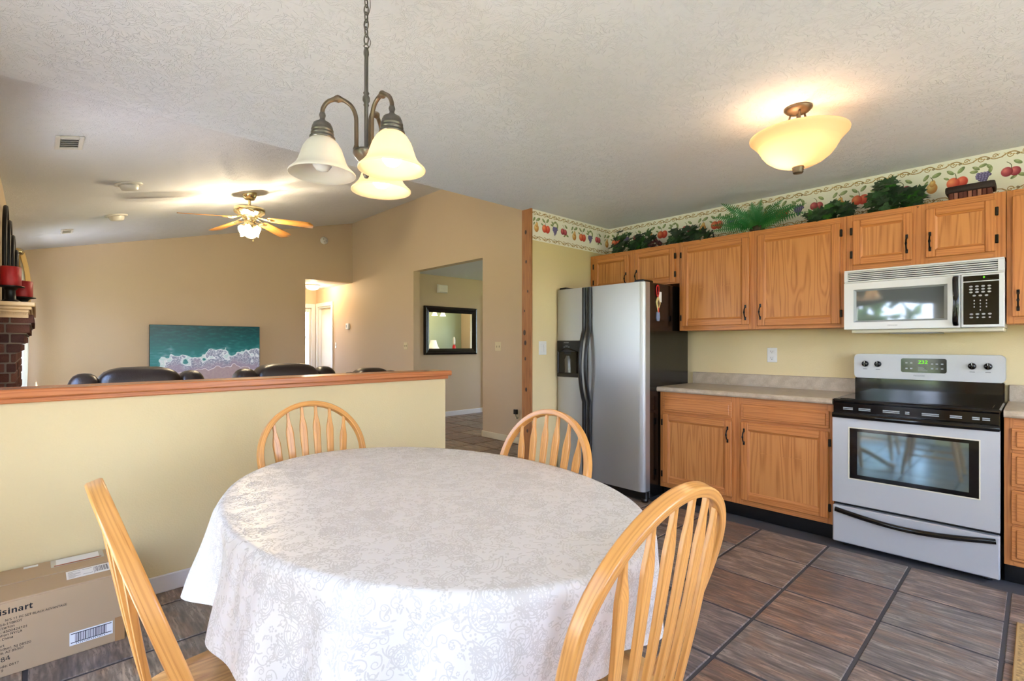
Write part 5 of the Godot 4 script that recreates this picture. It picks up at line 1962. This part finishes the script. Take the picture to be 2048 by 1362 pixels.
func build_small_things() -> void:
	var left := Vector3(-1, 0, 0)
	var near := Vector3(0, 0, 1)
	plate("wall_outlet", "white double outlet on the yellow wall above the counter", "outlet", V(4.2695, 1.171, -1.474), left, 0.075, 0.116, M.plate_white, "outlet")
	plate("light_switch", "white double rocker switch on the yellow wall beside the refrigerator", "light switch", V(3.267, 1.224, -3.0495), near, 0.098, 0.122, M.plate_white, "rocker")
	plate("light_switch", "almond toggle switch on the beige wall left of the mirror opening", "light switch", V(4.4195, 1.232, -7.2), left, 0.116, 0.118, M.plate_almond, "toggle")
	plate("light_switch", "almond toggle switch on the beige wall beside the pine post", "light switch", V(4.4195, 1.229, -4.92), left, 0.116, 0.118, M.plate_almond, "toggle")
	plate("light_switch", "small white switch plate beside the hall door", "light switch", V(4.4195, 1.24, -9.86), left, 0.07, 0.116, M.plate_white, "toggle")
	plate("wall_outlet", "almond outlet with a plug, low on the beige wall beside the pine post", "outlet", V(4.4195, 0.372, -4.56), left, 0.07, 0.115, M.plate_almond, "outlet")
	plate("wall_outlet", "white outlet low on the wall under the mirror", "outlet", V(5.0, 0.375, -7.1245), near, 0.07, 0.115, M.plate_white, "outlet")
	var pl := thing("power_adapter", "black power adapter plugged into the low beige wall outlet", "adapter", V(4.39, 0.38, -4.56))
	part("adapter_block", boxm(V(4.372, 0.375, -4.585), V(4.4095, 0.435, -4.535), 0.004), M.black_satin, pl)
	var st := tool()
	tube(st, curve([V(4.39, 0.378, -4.56), V(4.385, 0.34, -4.545), V(4.39, 0.32, -4.53), V(4.395, 0.345, -4.52)], 14), 0.004, 6)
	part("lead", st, M.black_satin, pl)
	# thermostat
	var th := thing("thermostat", "small white square thermostat on the beige hall wall", "thermostat", V(4.41, 1.61, -9.3))
	part("thermostat_case", boxm(V(4.385, 1.552, -9.36), V(4.4195, 1.668, -9.235), 0.008), M.plate_white, th)
	part("dial_window", boxm(V(4.383, 1.585, -9.335), V(4.386, 1.635, -9.295), 0.002), M.grey_vent, th)
	# door chime
	var cb := thing("door_chime", "white rectangular chime box high above the mirror", "chime", V(5.09, 2.215, -7.1))
	part("chime_cover", boxm(V(4.995, 2.15, -7.125), V(5.185, 2.285, -7.075), 0.012), M.plate_white, cb)
	part("chime_rim", boxm(V(4.985, 2.145, -7.1248), V(5.195, 2.29, -7.112), 0.003), M.plate_white, cb)
	# smoke alarm
	var sa := thing("smoke_alarm", "round white smoke alarm high on the beige television wall", "smoke alarm", V(3.86, 3.18, -9.13))
	st = tool()
	lathe(st, [Vector2(0.0, 0.0), Vector2(0.07, 0.0), Vector2(0.07, 0.02), Vector2(0.062, 0.035), Vector2(0.0, 0.037)], 28, Transform3D(Basis(Vector3.RIGHT, PI / 2), V(3.86, 3.18, -9.1299)))
	part("alarm_cover", st, M.plate_white, sa)
	st = tool()
	for k in [[-0.02, 0.02], [0.025, -0.01], [-0.01, -0.03]]:
		lathe(st, [Vector2(0.0, 0.0375), Vector2(0.007, 0.0375)], 8, Transform3D(Basis(Vector3.RIGHT, PI / 2), V(3.86 + k[0], 3.18 + k[1], -9.1299)))
	part("alarm_holes", st, M.slot, sa)
	# framed mirror
	var mr := thing("wall_mirror", "wide mirror in a dark brown stepped frame in the front hall", "mirror", V(5.28, 1.08, -7.11))
	var x0 := 4.712
	var x1 := 5.85
	var y0 := 1.08
	var y1 := 1.909
	st = tool()
	# mitred frame: outer rise, flat, inner slope
	var rings := [[0.0, 0.0], [0.0, 0.03], [0.03, 0.04], [0.055, 0.028], [0.06, 0.034], [0.095, 0.018], [0.105, 0.012]]
	for k in rings.size() - 1:
		var ra: Array = rings[k]
		var rb: Array = rings[k + 1]
		for c in 4:
			var q := []
			for e in [[ra, c], [ra, (c + 1) % 4], [rb, (c + 1) % 4], [rb, c]]:
				var i: float = e[0][0]
				var px: float = (x0 + i) if e[1] in [0, 3] else (x1 - i)
				var py: float = (y0 + i) if e[1] in [0, 1] else (y1 - i)
				q.append(V(px, py, -7.125 + e[0][1]))
			poly(st, q, Vector3(0, 0, 1) if k > 0 else (q[0] - V(5.28, 1.49, -7.125)))
	part("mirror_frame", st, M.frame_dark, mr)
	part("mirror_glass", boxm(V(x0 + 0.1, y0 + 0.1, -7.122), V(x1 - 0.1, y1 - 0.1, -7.1135), 0.0), M.mirror, mr)
	build_foyer()
	# ceiling fittings on the slope
	var tilt := Basis(Vector3(0, 0, 1), atan(0.243))
	for v in [[V(0.151, 0, -4.283), 0.14, 0.27, "large white ceiling air vent on the sloped living room ceiling"], [V(0.253, 0, -7.81), 0.11, 0.26, "small white ceiling air vent near the television wall"]]:
		var at: Vector3 = v[0]
		at.y = slope_y(at.x)
		var av := thing("air_vent", v[3], "vent", at)
		st = tool()
		var w: float = v[1] / 2
		var l: float = v[2] / 2
		for b in [[V(-w, -0.012, -l), V(-w * 0.66, 0, l)], [V(w * 0.66, -0.012, -l), V(w, 0, l)], [V(-w * 0.66, -0.012, -l), V(w * 0.66, 0, -l * 0.72)], [V(-w * 0.66, -0.012, l * 0.72), V(w * 0.66, 0, l)]]:
			bx(st, b[0], b[1], 0.003)
		var fr := piece("vent_frame", commit(st), M.plate_white, av, Transform3D(tilt, Vector3.ZERO))
		st = tool()
		bx(st, V(-w * 0.66, -0.002, -l * 0.72), V(w * 0.66, -0.0005, l * 0.72), 0.0)
		piece("vent_opening", commit(st), M.print_dark, fr, Transform3D.IDENTITY)
		for k in 5:
			st = tool()
			bx(st, V(-w * 0.66, -0.001, -0.011), V(w * 0.66, 0.001, 0.011), 0.0)
			piece("louvre", commit(st), M.plate_white, fr, Transform3D(Basis(Vector3.RIGHT, 0.6), V(0, -0.006, lerpf(-l * 0.62, l * 0.62, k / 4.0))))
	for v in [[V(0.583, 0, -5.483), "white recessed eyeball downlight between the air vent and the fan"], [V(0.632, 0, -6.974), "white recessed eyeball downlight nearer the television wall"]]:
		var at: Vector3 = v[0]
		at.y = slope_y(at.x)
		var el := thing("eyeball_downlight", v[1], "downlight", at)
		st = tool()
		lathe(st, [Vector2(0.07, 0.0), Vector2(0.105, 0.0), Vector2(0.105, -0.008), Vector2(0.075, -0.016), Vector2(0.07, -0.012)], 32)
		var rg := piece("trim_ring", commit(st), M.plate_white, el, Transform3D(tilt, Vector3.ZERO))
		st = tool()
		lathe(st, [Vector2(0.073, 0.0), Vector2(0.072, -0.02), Vector2(0.064, -0.045), Vector2(0.056, -0.056), Vector2(0.05, -0.05), Vector2(0.0, -0.03)], 28)
		piece("eyeball", commit(st), M.plate_white, rg, Transform3D(Basis(Vector3.RIGHT, 0.25), Vector3.ZERO))
	# carton by the half wall
	build_carton()
	# rug in front of the sink side
	var ru := thing("kitchen_rug", "tan bordered kitchen rug with an olive centre on the tiles", "rug", V(3.0, 0, 0.28))
	part("rug_base", boxm(V(2.40, 0.0005, -0.072), V(3.20, 0.008, 1.3), 0.003), M.rug_edge, ru)
	st = tool()
	var q2 := [[V(2.41, 0.0083, -0.062), Vector2(0, 0)], [V(3.19, 0.0083, -0.062), Vector2(1, 0)], [V(3.19, 0.0083, 1.29), Vector2(1, 1)], [V(2.41, 0.0083, 1.29), Vector2(0, 1)]]
	for k in [0, 1, 2, 0, 2, 3]:
		st.set_uv(q2[k][1])
		st.add_vertex(q2[k][0])
	part("rug_pile", st, M.rug_weave, ru)
	# magnets hanging on the side of the refrigerator
	var mg := thing("fridge_magnet", "red ribbon and cream cut-out magnets on the black refrigerator side", "magnet", V(3.66, 1.6, -2.135))
	var zs := -2.1365
	part("photo_card", boxm(V(3.665, 1.60, zs), V(3.715, 1.685, zs + 0.002), 0.0), M.paper, mg)
	st = tool()
	tube(st, curve([V(3.645, 1.735, zs + 0.006), V(3.63, 1.715, zs + 0.006), V(3.635, 1.665, zs + 0.006), V(3.65, 1.64, zs + 0.006), V(3.665, 1.67, zs + 0.006), V(3.665, 1.725, zs + 0.006), V(3.645, 1.735, zs + 0.006)], 24), 0.005, 6)
	part("ribbon_bow", st, M.ribbon_red, mg, "red ribbon")
	st = tool()
	prism(st, [Vector2(3.655, 1.66), Vector2(3.625, 1.60), Vector2(3.655, 1.515), Vector2(3.695, 1.59)], 2, zs + 0.002, zs + 0.006)
	part("cut_out", st, M.magnet_cream, mg)
	st = tool()
	prism(st, [Vector2(3.66, 1.62), Vector2(3.645, 1.59), Vector2(3.662, 1.555), Vector2(3.68, 1.588)], 2, zs + 0.006, zs + 0.0075)
	part("picture", st, M.photo_brown, mg)
	part("ribbon_tail", boxm(V(3.655, 1.515, zs + 0.006), V(3.667, 1.555, zs + 0.009), 0.001), M.ribbon_red, mg)
	st = tool()
	prism(st, [Vector2(3.64, 1.515), Vector2(3.635, 1.47), Vector2(3.645, 1.445), Vector2(3.675, 1.445), Vector2(3.685, 1.475), Vector2(3.68, 1.515), Vector2(3.66, 1.525)], 2, zs, zs + 0.006)
	part("glitter_card", st, M.photo_blue, mg)
	# little wire easel on top of the cabinets
	var ez := thing("wire_easel", "tiny black wire easel on top of the wall cabinets", "easel", V(4.06, 2.118, -1.87))
	for s in [-1.0, 1.0]:
		st = tool()
		tube(st, [V(4.02, 2.118, -1.87 + s * 0.028), V(4.06, 2.195, -1.87 + s * 0.006), V(4.07, 2.205, -1.87)], 0.0035, 6)
		part("easel_leg", st, M.iron, ez)
	st = tool()
	tube(st, [V(4.033, 2.142, -1.89), V(4.033, 2.142, -1.85)], 0.003, 6)
	tube(st, [V(4.068, 2.204, -1.87), V(4.11, 2.118, -1.87)], 0.003, 6)
	part("easel_brace", st, M.iron, ez)
	# basket
	var bk := thing("long_basket", "long dark brown splint basket on top of the cabinets", "basket", V(4.05, 2.118, -0.29))
	st = tool()
	for k in 9:
		var z := -0.375 + k * 0.0205
		bx(st, V(3.985, 2.1185, z), V(3.991, 2.17, z + 0.0185), 0.002)
		bx(st, V(4.109, 2.1185, z), V(4.115, 2.17, z + 0.0185), 0.002)
	for k in 5:
		var x := 3.992 + k * 0.0235
		bx(st, V(x, 2.1185, -0.380), V(x + 0.021, 2.17, -0.374), 0.002)
		bx(st, V(x, 2.1185, -0.196), V(x + 0.021, 2.17, -0.19), 0.002)
	bx(st, V(3.99, 2.1185, -0.375), V(4.11, 2.123, -0.195), 0.0)
	part("splints", st, M.basket_weave, bk)
	st = tool()
	for k in [1, 4, 6]:
		var z: float = -0.375 + k * 0.0205
		bx(st, V(3.983, 2.12, z + 0.001), V(3.986, 2.17, z + 0.0175), 0.001)
	part("pale_splints", st, M.basket_weave_light, bk)
	st = tool()
	sweep(st, [V(3.985, 2.18, -0.385), V(3.98, 2.18, -0.375), V(3.98, 2.18, -0.195), V(3.985, 2.18, -0.185), V(4.115, 2.18, -0.185), V(4.12, 2.18, -0.195), V(4.12, 2.18, -0.375), V(4.115, 2.18, -0.385)], squircle(10, 0.6), [Vector2(0.02, 0.010)], Vector3.UP, true)
	part("rim", st, M.basket_rim, bk)

func build_foyer() -> void:
	# what the hall mirror looks at
	var tb := thing("console_table", "dark console table against the green wall of the front room", "table", V(7.5, 0, -3.85))
	part("table_top", boxm(V(6.95, 0.78, -4.05), V(8.1, 0.81, -3.64), 0.006, 0), M.frame_dark, tb)
	for p in [[7.0, -4.02], [8.05, -4.02], [7.0, -3.68], [8.05, -3.68]]:
		part("leg", boxm(V(p[0] - 0.02, 0, p[1] - 0.02), V(p[0] + 0.02, 0.78, p[1] + 0.02), 0.004), M.frame_dark, tb)
	var lp := thing("table_lamp", "table lamp with a white bell shade on the console table", "lamp", V(7.16, 0.81, -3.84))
	var st := tool()
	lathe(st, [Vector2(0, 0.81), Vector2(0.07, 0.81), Vector2(0.06, 0.83), Vector2(0.03, 0.86), Vector2(0.055, 0.95), Vector2(0.04, 1.04), Vector2(0.012, 1.08), Vector2(0.01, 1.16), Vector2(0, 1.16)], 20, Transform3D(Basis.IDENTITY, V(7.16, 0, -3.84)))
	part("lamp_base", st, M.bronze, lp)
	st = tool()
	lathe(st, [Vector2(0.07, 1.36), Vector2(0.09, 1.28), Vector2(0.12, 1.2), Vector2(0.17, 1.13), Vector2(0.168, 1.128), Vector2(0.115, 1.2), Vector2(0.068, 1.355)], 28, Transform3D(Basis.IDENTITY, V(7.16, 0, -3.84)))
	part("lamp_shade", st, M.lamp_shade_lit, lp)
	var nc := thing("painted_figurine", "red and white painted upright figurine on the console table", "figurine", V(7.8, 0.81, -3.84))
	st = tool()
	lathe(st, [Vector2(0, 0.81), Vector2(0.05, 0.81), Vector2(0.05, 0.84), Vector2(0.035, 0.85), Vector2(0.045, 1.1), Vector2(0.04, 1.22), Vector2(0.02, 1.25), Vector2(0, 1.25)], 18, Transform3D(Basis.IDENTITY, V(7.8, 0, -3.84)))
	part("coat", st, M.ribbon_red, nc)
	st = tool()
	lathe(st, [Vector2(0, 1.245), Vector2(0.03, 1.26), Vector2(0.034, 1.3), Vector2(0.03, 1.33), Vector2(0.035, 1.335), Vector2(0.025, 1.42), Vector2(0, 1.46)], 18, Transform3D(Basis.IDENTITY, V(7.8, 0, -3.84)))
	part("head", st, M.plate_white, nc)
	var pd := thing("pendant_lamp", "brass lamp with two white glass shades on the front room ceiling", "ceiling lamp", V(7.0, 1.9, -4.3))
	st = tool()
	tube(st, [V(7.0, 2.44, -4.3), V(7.0, 2.06, -4.3)], 0.012, 8)
	tube(st, [V(6.88, 2.06, -4.3), V(7.12, 2.06, -4.3)], 0.01, 8)
	part("stem", st, M.brass, pd)
	for s in [-1.0, 1.0]:
		st = tool()
		bell(st, V(7.0 + s * 0.12, 2.06, -4.3), 0.075, 0.12)
		part("glass_shade", st, M.fan_shade, pd)
		omni("pendant_lamp_light", V(7.0 + s * 0.12, 1.99, -4.3), Color(1, 0.88, 0.7), 0.3, 0.03)

func build_carton() -> void:
	var t := thing("cardboard_carton", "long printed brown cardboard carton on the floor against the half wall", "box", V(-0.15, 0, -2.87))
	var z := -2.69
	part("carton_body", boxm(V(-0.6, 0.0, -3.048), V(0.272, 0.279, z), 0.003, 0), M.card, t)
	part("flap", boxm(V(-0.6, 0.279, -2.866), V(0.272, 0.2845, z - 0.001), 0.001, 0), M.card, t)
	part("flap", boxm(V(-0.6, 0.279, -3.047), V(0.272, 0.2865, -2.872), 0.001, 0), M.card, t)
	part("seam", boxm(V(-0.6, 0.277, -2.873), V(0.2725, 0.2795, -2.865), 0.0, 0), M.card_gap, t)
	var ink: Material = M.ink
	var zt := z + 0.0004
	var flat := Basis.IDENTITY
	letters("Cuisinart", 0.0212, V(-0.010, 0.2270, zt), flat, ink, t, true, "lettering", HORIZONTAL_ALIGNMENT_RIGHT)
	var rows := [["N/S 11 PC SET BLACK ADVANTAGE", 0.089, 0.2055, 0.0082], ["ITEM: 54-11BKOT", -0.040, 0.191, 0.0086], ["1 pc/carton", -0.060, 0.178, 0.0086], ["P.O. 4500424101", -0.025, 0.163, 0.0086], ["Destination NY/LA", -0.040, 0.1505, 0.0086], ["Made in China", -0.064, 0.1365, 0.0086], ["Cuisinart", -0.088, 0.112, 0.0086], ["East Windsor, NJ 08520", -0.015, 0.0985, 0.0086], ["Glendale, AZ 85307", -0.035, 0.085, 0.0086], ["Date Code: 0617", -0.049, 0.033, 0.0086], ["19", -0.091, 0.019, 0.0086]]
	for r in rows:
		letters(r[0], r[3], V(r[1], r[2], zt), flat, ink, t, false, "lettering", HORIZONTAL_ALIGNMENT_RIGHT)
	letters("984", 0.017, V(-0.071, 0.055, zt), Basis(Vector3(0, 0, 1), 0.12), ink, t, false, "lettering", HORIZONTAL_ALIGNMENT_RIGHT)
	label_quad(t, "barcode_label", M.barcode_0, V(0.096, 0.039, z + 0.0005), V(0.137, 0, 0), V(0, 0.053, 0))
	label_quad(t, "shipping_label", M.barcode_1, V(0.090, 0.2852, -2.757), V(0.162, 0, 0), V(0, 0, -0.098))
	label_quad(t, "packing_envelope", M.film, V(0.045, 0.2872, -2.945), V(0.18, 0, 0), V(0, 0, -0.1))
	label_quad(t, "packing_slip", M.paper, V(0.062, 0.2877, -2.965), V(0.146, 0, 0), V(0, 0, -0.07))
	label_quad(t, "printed_stripe", M.paper_red, V(0.055, 0.2880, -2.952), V(0.16, 0, 0), V(0, 0, -0.012))
	label_quad(t, "sticker", M.paper, V(-0.041, 0.2872, -3.012), V(0.046, 0, 0), V(0, 0, -0.025))
	var st := tool()
	bx(st, V(0.24, 0.0005, z - 0.001), V(0.2728, 0.1, z + 0.0006), 0.0)
	bx(st, V(0.2718, 0.0005, -2.95), V(0.2728, 0.1, z), 0.0)
	part("tape", st, M.card_tape, t)

func label_quad(t: Node3D, called: String, m: Material, o: Vector3, a: Vector3, b: Vector3) -> void:
	var st := tool()
	var q := [[o, Vector2(0, 1)], [o + a, Vector2(1, 1)], [o + a + b, Vector2(1, 0)], [o + b, Vector2(0, 0)]]
	for k in [0, 2, 1, 0, 3, 2]:
		st.set_uv(q[k][1])
		st.add_vertex(q[k][0])
	part(called, st, m, t)

# ---------------------------------------------------------------- plants on the cabinets
func ivy_leaf() -> Mesh:
	var st := tool()
	var o := []
	for k in [[0.0, 0.0], [0.25, -0.12], [0.55, 0.05], [0.36, 0.3], [0.5, 0.62], [0.2, 0.56], [0.0, 1.0], [-0.2, 0.56], [-0.5, 0.62], [-0.36, 0.3], [-0.55, 0.05], [-0.25, -0.12]]:
		o.append(V(k[0], 0.12 * absf(k[0]) + 0.1 * k[1] * k[1] * -1.0, k[1]))
	var c := V(0, -0.05, 0.3)
	for i in o.size():
		poly(st, [c, o[i], o[(i + 1) % o.size()]], Vector3.UP)
	return commit(st)

func ivy(label: String, zc: float, len: float, hump: Array, count: int, leaf: Mesh, light: float, size: float) -> Node3D:
	var t := thing("ivy_garland", label, "plant", V(4.08, 2.118, zc), "artificial greenery on the cabinets")
	var st := tool()
	var pts := []
	for i in 12:
		var u := i / 11.0
		pts.append(V(4.08 + 0.03 * sin(u * 9.0), 2.126 + 0.012 * sin(u * 14.0), zc + (u - 0.5) * len))
	tube(st, pts, 0.004, 6)
	part("vine", st, M.stem, t)
	for i in count:
		var u := rng.randf() - 0.5
		var z := zc + u * len
		var top := 0.05
		for h in hump:
			top = maxf(top, h[1] * exp(-pow((z - h[0]) / h[2], 2)))
		var y := 2.13 + rng.randf() * top
		var x := 4.08 + rng.randf_range(-0.10, 0.08)
		if x < 3.99 and rng.randf() < 0.4:
			y = 2.115 - rng.randf() * 0.0
		var mm: Material = M.ivy_dark
		var r := rng.randf()
		if r < light:
			mm = M.ivy_light
		elif r < light + 0.35:
			mm = M.ivy_mid
		var b := Basis(Vector3.UP, rng.randf() * TAU) * Basis(Vector3(0, 0, 1), rng.randf_range(0.2, 1.3)) * Basis(Vector3.RIGHT, rng.randf_range(-0.5, 0.5))
		# turn most leaf faces toward the room
		b = Basis(Vector3(0, 0, 1), rng.randf_range(0.5, 1.35)) * Basis(Vector3.UP, rng.randf() * TAU) * Basis(Vector3.RIGHT, rng.randf_range(-0.4, 0.4))
		piece("leaf", leaf, mm, t, Transform3D(b.scaled(Vector3.ONE * size * rng.randf_range(0.7, 1.25)), V(x, y + 0.02, z) - t.position))
	return t

func frond(length: float, width: float, bend: float) -> Mesh:
	var st := tool()
	var n := 22
	var pts := []
	for i in n + 1:
		var u := i / float(n)
		pts.append(V(0, bend * (u - u * u * 1.4), u * length))
	tube(st, pts, 0.0016, 4)
	for i in range(1, n + 1):
		var u := i / float(n)
		var w := width * sin(PI * clampf(0.14 + u * 0.84, 0, 1)) * 0.5
		var p: Vector3 = pts[i]
		for s in [-1.0, 1.0]:
			poly(st, [p + V(0, 0, -0.005), p + V(s * w * 0.5, -0.002, 0.001), p + V(s * w, -0.006, 0.012), p + V(s * w * 0.5, -0.002, 0.0075), p + V(0, 0, 0.004)], Vector3.UP)
	return commit(st)

func build_plants() -> void:
	var leaf := ivy_leaf()
	var t := ivy("dark ivy bush in the corner above the refrigerator cabinet", -2.64, 0.42, [[-2.74, 0.19, 0.10], [-2.5, 0.13, 0.10]], 130, leaf, 0.12, 0.062)
	# a bunch of dark red grapes
	t = thing("grape_bunch", "bunch of dark red artificial grapes beside the corner ivy", "grapes", V(3.985, 2.118, -2.345))
	var st := tool()
	lathe(st, [Vector2(0, -0.0115), Vector2(0.007, -0.0095), Vector2(0.0115, 0), Vector2(0.008, 0.0085), Vector2(0, 0.0115)], 8)
	var gm := commit(st)
	for i in 34:
		var u := rng.randf()
		piece("grape", gm, M.grape_red, t, Transform3D(Basis.IDENTITY, V(rng.randf_range(-0.03, 0.03), 0.0125 + rng.randf() * 0.06 * (1.0 - absf(u - 0.5) * 1.6), (u - 0.5) * 0.11)))
	ivy("low row of broad dark leaves beside the tiny wire easel", -2.10, 0.36, [[-2.2, 0.09, 0.12], [-2.0, 0.11, 0.08]], 50, leaf, 0.05, 0.085)
	# fern
	t = thing("boston_fern", "bright green artificial fern arching over the cabinet front", "plant", V(4.03, 2.118, -1.50), "artificial greenery on the cabinets")
	st = tool()
	lathe(st, [Vector2(0, 0.0), Vector2(0.05, 0.0), Vector2(0.055, 0.04), Vector2(0.03, 0.06), Vector2(0, 0.06)], 14)
	piece("root_ball", commit(st), M.stem, t, Transform3D.IDENTITY)
	for k in [[-100, 0.45, 0.36, 0.08], [-84, 0.72, 0.36, 0.09], [-92, 0.22, 0.38, 0.06], [-72, 0.36, 0.34, 0.07], [-58, 0.08, 0.26, 0.02], [-76, 0.02, 0.32, 0.02], [95, 0.4, 0.34, 0.07], [80, 0.12, 0.36, 0.05], [66, 0.25, 0.33, 0.05], [106, 0.6, 0.27, 0.06], [58, 0.0, 0.24, 0.0], [-20, 1.2, 0.18, 0.03], [30, 1.0, 0.2, 0.03], [5, 0.05, 0.15, -0.04], [-30, 0.15, 0.17, -0.02], [-118, 0.7, 0.26, 0.06], [120, 0.35, 0.26, 0.05], [42, 0.3, 0.22, 0.04], [-45, 0.6, 0.26, 0.06], [85, 0.8, 0.24, 0.07]]:
		# azimuth measured from -x (toward the room), elevation, length
		var az := deg_to_rad(float(k[0]))
		var d := V(-cos(az) * cos(k[1]), sin(k[1]), sin(az) * cos(k[1]))
		var sd := d.cross(V(-1, 0.45, 0)).normalized()
		var up := sd.cross(d).normalized()
		piece("frond", frond(k[2], 0.115, k[3]), M.fern_green if rng.randf() < 0.7 else M.fern_light, t, Transform3D(Basis(sd, up, d), V(0, 0.05, 0)))
	ivy("trailing ivy with light sprigs between the fern and the tall ivy", -1.03, 0.27, [[-0.98, 0.10, 0.12]], 75, leaf, 0.15, 0.062)
	ivy("tall bushy ivy above the microwave cabinet", -0.65, 0.26, [[-0.69, 0.21, 0.1], [-0.58, 0.14, 0.06]], 130, leaf, 0.14, 0.062)
